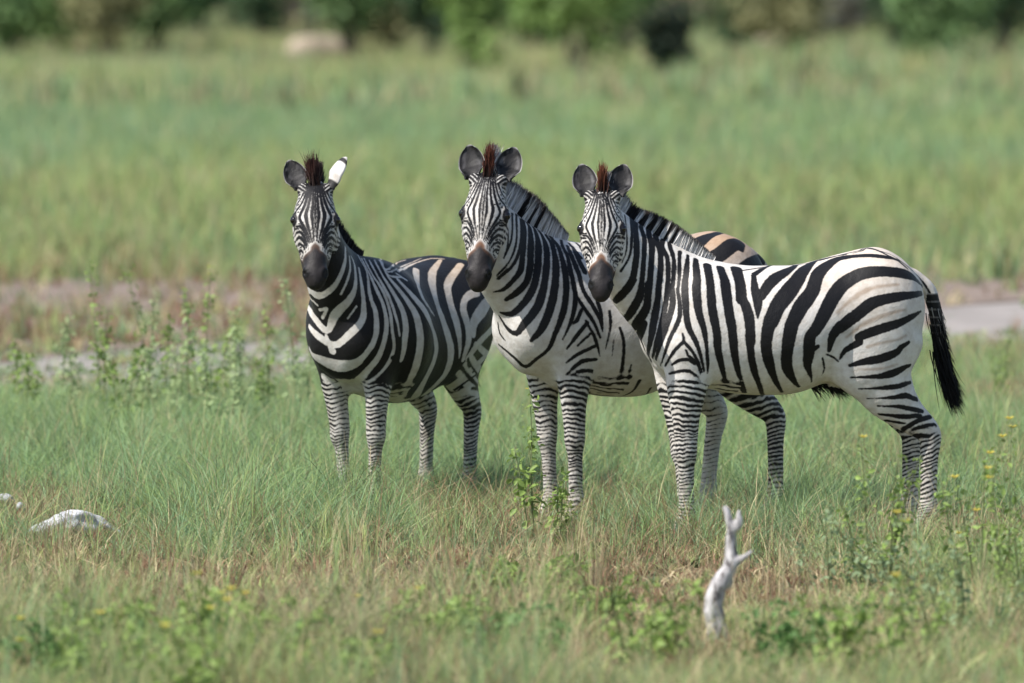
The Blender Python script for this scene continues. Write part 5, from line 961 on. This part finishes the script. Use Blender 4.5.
def strands(roots, dirs, lens, wid, bend, c0, c1, seed, curl=.15, nseg=4, darkfrom=.55):
    """tapered ribbons; dirs at root, bend = vector added towards the tip"""
    rs = np.random.RandomState(seed); n = len(roots)
    side = norm(np.cross(dirs, rs.normal(size=(n, 3))))
    V = []; Cc = []
    wob = rs.normal(size=(n, 3)) * curl
    for i in range(nseg + 1):
        t = i / nseg
        p = roots + lens[:, None] * (dirs * t + (bend + wob) * t * t * .5)
        w = (wid * (1 - t ** 1.5 * .85))[:, None]
        V += [p - side * w / 2, p + side * w / 2]
        c = c0 + (c1 - c0) * sstep(darkfrom, 1, t)
        Cc += [c, c]
    V = np.stack(V, 1).reshape(-1, 3); Cc = np.stack(Cc, 1).reshape(-1, 3)
    base = (np.arange(n) * (2 * nseg + 2))[:, None]
    F = np.vstack([base + np.array([2 * i, 2 * i + 1, 2 * i + 3, 2 * i + 2]) for i in range(nseg)])
    return V, F, Cc

MAT_COAT = coat_material(); MAT_HAIR = hair_material()
MAT_EYE, _n, _l, _b = new_mat('eye_gloss', .08, .6); _b.inputs['Base Color'].default_value = (.006, .004, .003, 1)
MAT_HOOF, _n, _l, _b = new_mat('hoof_horn', .5, .3); _b.inputs['Base Color'].default_value = (.05, .04, .035, 1)
FACE_P = dec(FACE); JAW_P = dec(JAW); SHADOW_P = dec(SHADOW_STRIPES)

def leg_field(L, p, hind, prm):
    z = p[:, 2]
    d, tt, c, lat = L.dist(p, full=True)
    o = p - c
    rel = o[:, 0]; inner = -np.sign(c[:, 1]) * o[:, 1] / np.maximum(np.abs(o[:, 1]).max(), .03)
    ztab = np.array([0, .2, .40, .50, .62, .75, 1.0])
    per = np.array([.017, .018, .020, .023, .031, .042, .06]) if hind else np.array([.016, .016, .017, .020, .024, .028, .032])
    zz = np.linspace(0, 1, 400); ph = np.concatenate([[0], np.cumsum((zz[1] - zz[0]) / np.interp((zz[1:] + zz[:-1]) / 2, ztab, per))])
    nz = noise3(p, 13, prm + 3)
    n2 = noise3(p, 48, prm + 9)
    zq = z + (rel * .22 if hind else -rel * .12) + nz * .022 + n2 * .009 + noise3(p, 30, prm + 1) * .008 - np.abs(o[:, 1]) * .25
    f = np.interp(zq, zz, ph); pr = np.interp(zq, ztab, per)
    fr = f - np.floor(f)
    b = (.285 if prm // 10 != 1 or hind else .235) + .11 * noise3(p, 17, prm + 5) + .07 * n2 - .20 * np.clip(inner, 0, 1) - .08 * sstep(.30, .10, z)
    return (np.abs(fr - .5) - b) * pr

def build_zebra(k, label):
    Z = SPEC[k]; H = Z['head']
    B, V, F = build_shape(Z)
    Nn = vnormals(V, F)
    n = len(V)
    M = Matrix.Translation(Z['loc']) @ Matrix.Rotation(Z['rot'], 4, 'Z') @ Matrix.Scale(Z['scale'], 4)
    cl = np.array((M.inverted() @ Vector((0, 0, 2.85))))       # side the traced coat was seen from
    view = norm(cl - V)
    hid = (Nn * view).sum(1) < -.02
    # head coordinates
    A3 = np.array([H['X'], H['Y'], H['Z']]); q = (V - H['o']) @ A3.T / H['s']
    cand = np.nonzero((q[:, 0] > -.06) & (q[:, 0] < .55) & (np.abs(q[:, 1]) < .2) & (q[:, 2] > -.3) & (q[:, 2] < .12))[0]
    hp, hc, HP = head_prims(H)
    dh = np.min([pr.dist(V[cand]) for pr in hp], 0)
    dn = B['neck'].dist(V[cand])
    ishead = np.zeros(n, bool); ishead[cand] = (dh < dn - .004)
    # mirrored positions for the far side
    Vm = V.copy(); Vm[:, 1] *= -1
    nk = np.nonzero((V[:, 0] > .45) & (V[:, 2] > .95) & ~ishead)[0]
    _, _, c, lat = B['neck'].dist(V[nk], full=True)
    Vm[nk] = V[nk] - 2 * ((V[nk] - c) * lat).sum(1)[:, None] * lat
    wob = noise3(V, 25, k) * .0028
    f = np.full(n, .05)
    for kind, s in STRIPES[k]:
        if kind == 'all': f[:] = -.05; continue
        P = dec(s)
        d = seg_field(V, P, np.full(n, .05))
        dm = seg_field(Vm[hid], P, np.full(hid.sum(), .05))
        d[hid] = np.minimum(d[hid], dm) if kind == 'k' else dm
        d = d + wob
        f = np.minimum(f, d) if kind == 'k' else np.maximum(f, -d)
    def field_at(p):
        g = np.full(len(p), .05)
        for kind, s in STRIPES[k]:
            if kind == 'all': g[:] = -.05; continue
            d = seg_field(p, dec(s), np.full(len(p), .05))
            g = np.minimum(g, d) if kind == 'k' else np.maximum(g, -d)
        return g
    # white belly and inner thighs where nothing was traced
    # legs
    for i, L in enumerate(B['legs']):
        hind = i > 1
        thr = Z['ring'][i]
        m = np.nonzero((V[:, 2] < thr + .06) & (V[:, 0] > L.c[:, 0].min() - .25) & (V[:, 0] < L.c[:, 0].max() + .25) & (np.sign(V[:, 1]) == np.sign(L.c[-1, 1])) & ((V[:, 0] > 0) != hind) )[0]
        rf = leg_field(L, V[m], hind, k * 10 + i)
        w = sstep(thr + .045, thr - .045, V[m, 2] + noise3(V[m], 14, 5) * .02)
        if Z.get('plainleg') == i: rf = rf + .003
        belly = sstep(.60, .72, V[m, 2]) * (np.abs(V[m, 1]) < .05)
        rf = rf + belly * .05
        f[m] = lerp(f[m].clip(-.015, .015), rf, w)
    # tail rings
    m = np.nonzero((V[:, 0] < -.64) & (V[:, 2] < 1.12) & (V[:, 2] > .8) & (np.abs(V[:, 1]) < .06))[0]
    if len(m):
        fr = V[m, 2] / .036; fr = fr - np.floor(fr)
        f[m] = (np.abs(fr - .5) - .40) * .036
    dock_i = m
    # head
    qs = q.copy(); qs[:, 1] = np.abs(q[:, 1]) * (1.0 / H['w'])
    hm = np.nonzero(ishead)[0]
    fw = Z.get('facew', 1.0)
    FP = [np.hstack([a[:, :3], a[:, 3:] * fw]) for a in FACE_P + JAW_P]
    pj = qs[hm] + np.stack([noise3(q[hm], 20, k + 40) * .004, noise3(q[hm], 20, k + 50) * .002, 0 * hm], 1)
    fh = seg_field(pj, FP, np.full(len(hm), .05))
    # rows along the cheek and jaw behind the traced rings
    x, z, ay = q[hm, 0], q[hm, 2], qs[hm, 1]
    side = sstep(-.15, -.17, z + .15 * (x - .15))
    ph = (z * 1.0 - x * .30 + noise3(q[hm], 18, k) * .006) / .021
    fj = (np.abs(ph - np.floor(ph) - .5) - .27) * .021
    fh = np.where(side > .5, np.minimum(fh, fj), fh)
    # whorls over the temple and arcs running on across the side of the cheek
    rho = np.sqrt((x - .165) ** 2 + (ay - .095) ** 2 + (z + .03) ** 2) + noise3(q[hm], 22, k + 3) * .004
    tm = (fh > .0045) * sstep(.040, .046, ay) * sstep(.150, .135, x) * sstep(-.19, -.16, z)
    fh = np.where(tm > .5, np.minimum(fh, (np.abs(rho / .0175 % 1 - .5) - .27) * .0175), fh)
    tc_ = (fh > .0035) * sstep(.050, .056, ay) * sstep(.188, .198, x) * sstep(.365, .355, x) * sstep(-.19, -.16, z)
    fh = np.where(tc_ > .5, np.minimum(fh, (np.abs((x + .5 * (ay - .08) + noise3(q[hm], 26, k + 5) * .004) / .0205 % 1 - .5) - .27) * .0205), fh)
    nb_ = (fh > .0025) * sstep(.235, .245, x) * sstep(.055, .048, ay)
    fh = np.where(nb_ > .5, np.minimum(fh, (np.abs((ay + noise3(q[hm], 30, k + 8) * .002) / .0125 % 1 - .5) - .20) * .0125), fh)
    # crown behind the forehead
    cr = sstep(.01, -.02, x + noise3(q[hm], 30, 2) * .01)
    fh = lerp(fh, np.full_like(fh, -.004), cr * .85)
    eb = sstep(.035, .02, x) * sstep(.038, .048, ay)
    fh = lerp(fh, (np.abs(((x + ay) / .022) % 1 - .5) - .36) * .022, eb)
    # eyelids
    ed = np.sqrt(((x - .165) / 1.35) ** 2 + (ay * H['w'] - .094 * H['w']) ** 2 * .4 + (z + .028) ** 2) - .027
    fh = np.minimum(fh, ed)
    f[hm] = fh
    # coat colour
    col = np.tile(np.array(Z['white']), (n, 1))
    tan = np.array(Z['tan'])
    up = sstep(.85, 1.25, V[:, 2]) * sstep(.35, -.35, V[:, 0]) * Z['tanw']
    up = up * (.65 + .35 * noise3(V, 7, 3))
    col = lerp(col, tan, np.clip(up, 0, 1)[:, None])
    dust = sstep(.75, .1, V[:, 2]) * .35
    col = lerp(col, np.array((.46, .40, .33)), dust[:, None])
    if k == 3:
        sh = seg_field(np.where(hid[:, None], Vm, V), SHADOW_P, np.full(n, .05))
        col = lerp(col, np.array((.36, .25, .17)), (sstep(.006, -.006, sh + noise3(V, 40, 1) * .005) * .62 * (V[:, 0] < 0))[:, None])
    # muzzle: brown saddle, then black skin with a paler lip
    bd = x + .022 * np.exp(-(ay / .02) ** 2) - .015 * np.clip(ay / .055, 0, 1.2) ** 1.5 + noise3(q[hm], 40, 8) * .006 + np.where(z < -.07, .035, 0) * sstep(-.06, -.1, z)
    ch = col[hm]
    brown = sstep(.318, .340, bd) * np.maximum(sstep(.032, .014, ay), sstep(.338, .352, bd))
    black = sstep(.340, .372, bd)
    ch = lerp(ch, np.array(Z['muz']), brown[:, None])
    mz = lerp(np.array((.022, .019, .020)), np.array((.085, .080, .082)), (sstep(-.04, -.085, z) * sstep(.40, .47, x))[:, None])
    mz = mz * (1 + .35 * noise3(q[hm], 60, 1) + .35 * noise3(q[hm], 22, 6))[:, None]
    ch = lerp(ch, mz, black[:, None])
    ch = ch * (1 - .9 * sstep(.034, .022, np.sqrt((x - .458) ** 2 + (ay - .052) ** 2 + (z + .008) ** 2)))[:, None]
    f[hm] = lerp(f[hm], .03, brown)
    col[hm] = ch
    if len(dock_i): col[dock_i] = (.16, .15, .145)
    # hooves
    hoof = V[:, 2] < .055
    col[hoof] = (.05, .04, .035); f[hoof] = .03
    # ears and eyes belong to the same body mesh
    VV = [V]; FF = [F]; CO = [col]; ST = [f]; off = n; FM = [np.zeros(len(F), int)]
    for i, sd in enumerate((1, -1)):
        ti, yw, ew = Z['ears'][i]
        v, fa, par = ear_mesh(HP, H, sd, ti, yw, ew=ew)
        v, a = v, par
        t, aa, ly = a[:, 0], np.abs(a[:, 1]), a[:, 2]
        ns = noise3(v * 1.0, 60, i)
        hn = noise3(v * np.array([1, 1, .35]), 130, i + 7)
        inner = np.array((.034, .033, .035)) * (1.0 + 3.0 * hn.clip(-.45, 1))[:, None]
        inner = lerp(inner, np.array((.016, .015, .016)), np.maximum(sstep(.50, .32, aa + .22 * ns) * sstep(.95, .78, t), sstep(.62, .76, aa) * .92)[:, None])
        inner = lerp(inner, np.array((.40, .39, .39)), np.maximum(sstep(.93, .99, aa), sstep(.965, .99, t))[:, None])
        outer = np.where(((t > .80) & (t < .95))[:, None], np.array((.02, .018, .018)), np.array((.62, .60, .58)))
        outer = np.where(((t < .22))[:, None], np.array((.03, .03, .03)), outer)
        VV.append(v); FF.append(fa + off); CO.append(np.where((ly < .5)[:, None], inner, outer)); ST.append(np.full(len(v), .03)); FM.append(np.zeros(len(fa), int)); off += len(v)
        v, fa = sphere_mesh(HP(.165, sd * .095 * H['w'], -.028), .0215 * H['s'], 12)
        VV.append(v); FF.append(fa + off); CO.append(np.zeros((len(v), 3))); ST.append(np.full(len(v), .03)); FM.append(np.ones(len(fa), int)); off += len(v)
    ob = mesh_obj('zebra', np.vstack(VV), np.vstack(FF), [MAT_COAT, MAT_EYE], cols={'coat': np.vstack(CO)}, floats={'stripe': np.concatenate(ST)}, fmat=np.concatenate(FM))
    ob.location = Z['loc']; ob.rotation_euler.z = Z['rot']; ob.scale = [Z['scale']] * 3
    tag(ob, label, 'zebra', 'plains zebras standing in the grass')
    # mane
    rs = np.random.RandomState(k)
    nm = 7500
    NN = B['neck'].N; c = NN[:, :3]
    T = norm(np.gradient(c, axis=0)); Lt = norm(NN[:, 5:8] - (NN[:, 5:8] * T).sum(1)[:, None] * T); D = np.cross(T, Lt)
    crest = c + D * NN[:, 4:5] * .97
    poll = HP(-.035, 0, -.005)
    crest = np.vstack([crest[:-1], poll]); D = np.vstack([D[:-1], norm(D[-1] * .6 - H['X'] * .6)]); Lt = np.vstack([Lt[:-1], H['Y']])
    seg = np.linalg.norm(np.diff(crest, axis=0), axis=1); cum = np.concatenate([[0], np.cumsum(seg)]); cum /= cum[-1]
    # snap the crest to the real surface: highest body point along D
    tv = rs.uniform(.22, 1.0, nm)
    def itp(A): return np.stack([np.interp(tv, cum, A[:, i]) for i in range(3)], 1)
    r0, dd, ll = itp(crest), norm(itp(D)), norm(itp(Lt))
    from mathutils.bvhtree import BVHTree
    bvh = BVHTree.FromPolygons(V.tolist(), F.tolist())
    for i in range(0, nm):
        o = Vector(r0[i] + dd[i] * .12)
        h = bvh.ray_cast(o, Vector(-dd[i]), .3)[0]
        if h is not None: r0[i] = h
    g = field_at(r0)
    r0 = r0 + ll * rs.normal(0, .007, nm)[:, None] - dd * .008
    hgt = np.interp(tv, [.22, .32, .5, .8, 1.0], [.03, .07, .105, .112, .10]) * Z.get('mane', 1.0) * rs.uniform(.85, 1.1, nm)
    isb = g < 0
    c0 = np.where(isb[:, None], np.array((.014, .012, .012)), np.array((.62, .60, .58)))
    c1 = np.tile(np.array((.022, .013, .010)), (nm, 1))
    tb = norm(np.stack([np.interp(tv, cum, np.gradient(crest[:, i])) for i in range(3)], 1))
    dirs = norm(dd + ll * rs.normal(0, .07, nm)[:, None] + tb * (rs.normal(0, .045, nm) + .10)[:, None])
    v, fa, cc = strands(r0, dirs, hgt, np.full(nm, .0062), tb * .1, c0, c1, k, .05, darkfrom=.66)
    mesh_obj('mane', v, fa, MAT_HAIR, ob, cols={'coat': cc})
    # forelock
    nf = 700
    fx = Z['fore']
    s0 = np.array([HP(rs.normal(.0, .014), rs.normal(0, .008), -.004) for _ in range(nf)])
    upd = norm(-H['X'] + H['Z'] * fx[3] + H['Y'] * fx[2])
    dirs = norm(upd + H['Y'] * rs.normal(0, fx[1], nf)[:, None] + H['Z'] * rs.normal(0, .12, nf)[:, None])
    c0 = np.tile(np.array((.020, .012, .010)), (nf, 1)); c1 = np.tile(np.array(fx[4]), (nf, 1)) * rs.uniform(.6, 1.3, nf)[:, None]
    v, fa, cc = strands(s0, dirs, fx[0] * rs.uniform(.75, 1.03, nf) * (1 - .5 * np.clip(np.abs(((s0 - HP(0, 0, 0)) @ H['Y'])) / .022, 0, 1)), np.full(nf, .0055), -H['Y'] * 0, c0, c1, k + 20, .16, darkfrom=.3)
    mesh_obj('forelock', v, fa, MAT_HAIR, ob, cols={'coat': cc})
    # tail tuft
    nt = 2600
    tn = crom(np.array(Z['tail']), 6); tt = rs.uniform(.35, 1, nt) ** .8
    r = np.stack([np.interp(tt, np.linspace(0, 1, len(tn)), tn[:, i]) for i in range(3)], 1)
    r += rs.normal(0, .011, (nt, 3))
    dirs = norm(np.array([-.12, 0, -1]) + rs.normal(0, .045, (nt, 3)))
    ln = np.interp(tt, [.3, .6, .8, 1], [.05, .16, .27, .29]) * rs.uniform(.75, 1.03, nt)
    c0 = np.where((tt < .62)[:, None] & (rs.rand(nt) < .45)[:, None], np.array((.26, .25, .24)), np.array((.008, .007, .007)))
    v, fa, cc = strands(r, dirs, ln, np.full(nt, .0055), np.array([-.36, 0, .03]), c0, np.tile(np.array((.007, .006, .006)), (nt, 1)), k + 30, .10, nseg=6)
    mesh_obj('tail_hair', v, fa, MAT_HAIR, ob, cols={'coat': cc})
    if Z.get('sheath'):
        nb = 200
        r = np.array([-.20, 0, .665]) + rs.uniform(-1, 1, (nb, 3)) * np.array([.10, .02, .006]) + np.array([0, 0, 1]) * 0
        for i in range(nb):
            h = bvh.ray_cast(Vector((r[i, 0], r[i, 1], .3)), Vector((0, 0, 1)), 1)[0]
            if h is not None: r[i] = h
        dirs = norm(np.array([-.9, 0, -.6]) + rs.normal(0, .35, (nb, 3)))
        v, fa, cc = strands(r, dirs, rs.uniform(.03, .085, nb), np.full(nb, .006), np.array([0, 0, -.3]), np.tile([.01, .009, .009], (nb, 1)), np.tile([.01, .009, .009], (nb, 1)), 77, .2)
        mesh_obj('belly_hair', v, fa, MAT_HAIR, ob, cols={'coat': cc})
    return ob

def style(k, **kw): SPEC[k].update(kw)
style(1, ring=(.67, .67, .56, .60), white=(.56, .54, .51), tan=(.43, .32, .22), tanw=1.2, muz=(.09, .055, .04), facew=1.7, mane=1.1, fore=(.17, .13, -.15, .10, (.035, .011, .008)))
style(2, ring=(.69, .69, .80, .80), white=(.60, .58, .555), tan=(.40, .275, .185), tanw=1.3, muz=(.17, .085, .05), facew=1.3, mane=1.25, fore=(.15, .05, 0.0, .15, (.085, .024, .012)), plainleg=3)
style(3, ring=(.74, .74, .50, .80), white=(.70, .67, .635), tan=(.60, .49, .39), tanw=.85, muz=(.19, .10, .06), facew=1.3, mane=.9, fore=(.14, .035, 0.0, .15, (.12, .038, .018)))
build_zebra(3, 'right-hand zebra standing side on, head turned to the camera, black tail hanging free')
build_zebra(2, 'middle zebra with tan and black rump, half hidden behind the side-on zebra')
build_zebra(1, 'left-hand zebra facing the camera with one white ear turned back and a bushy dark forelock')
build_wood()
build_rocks()
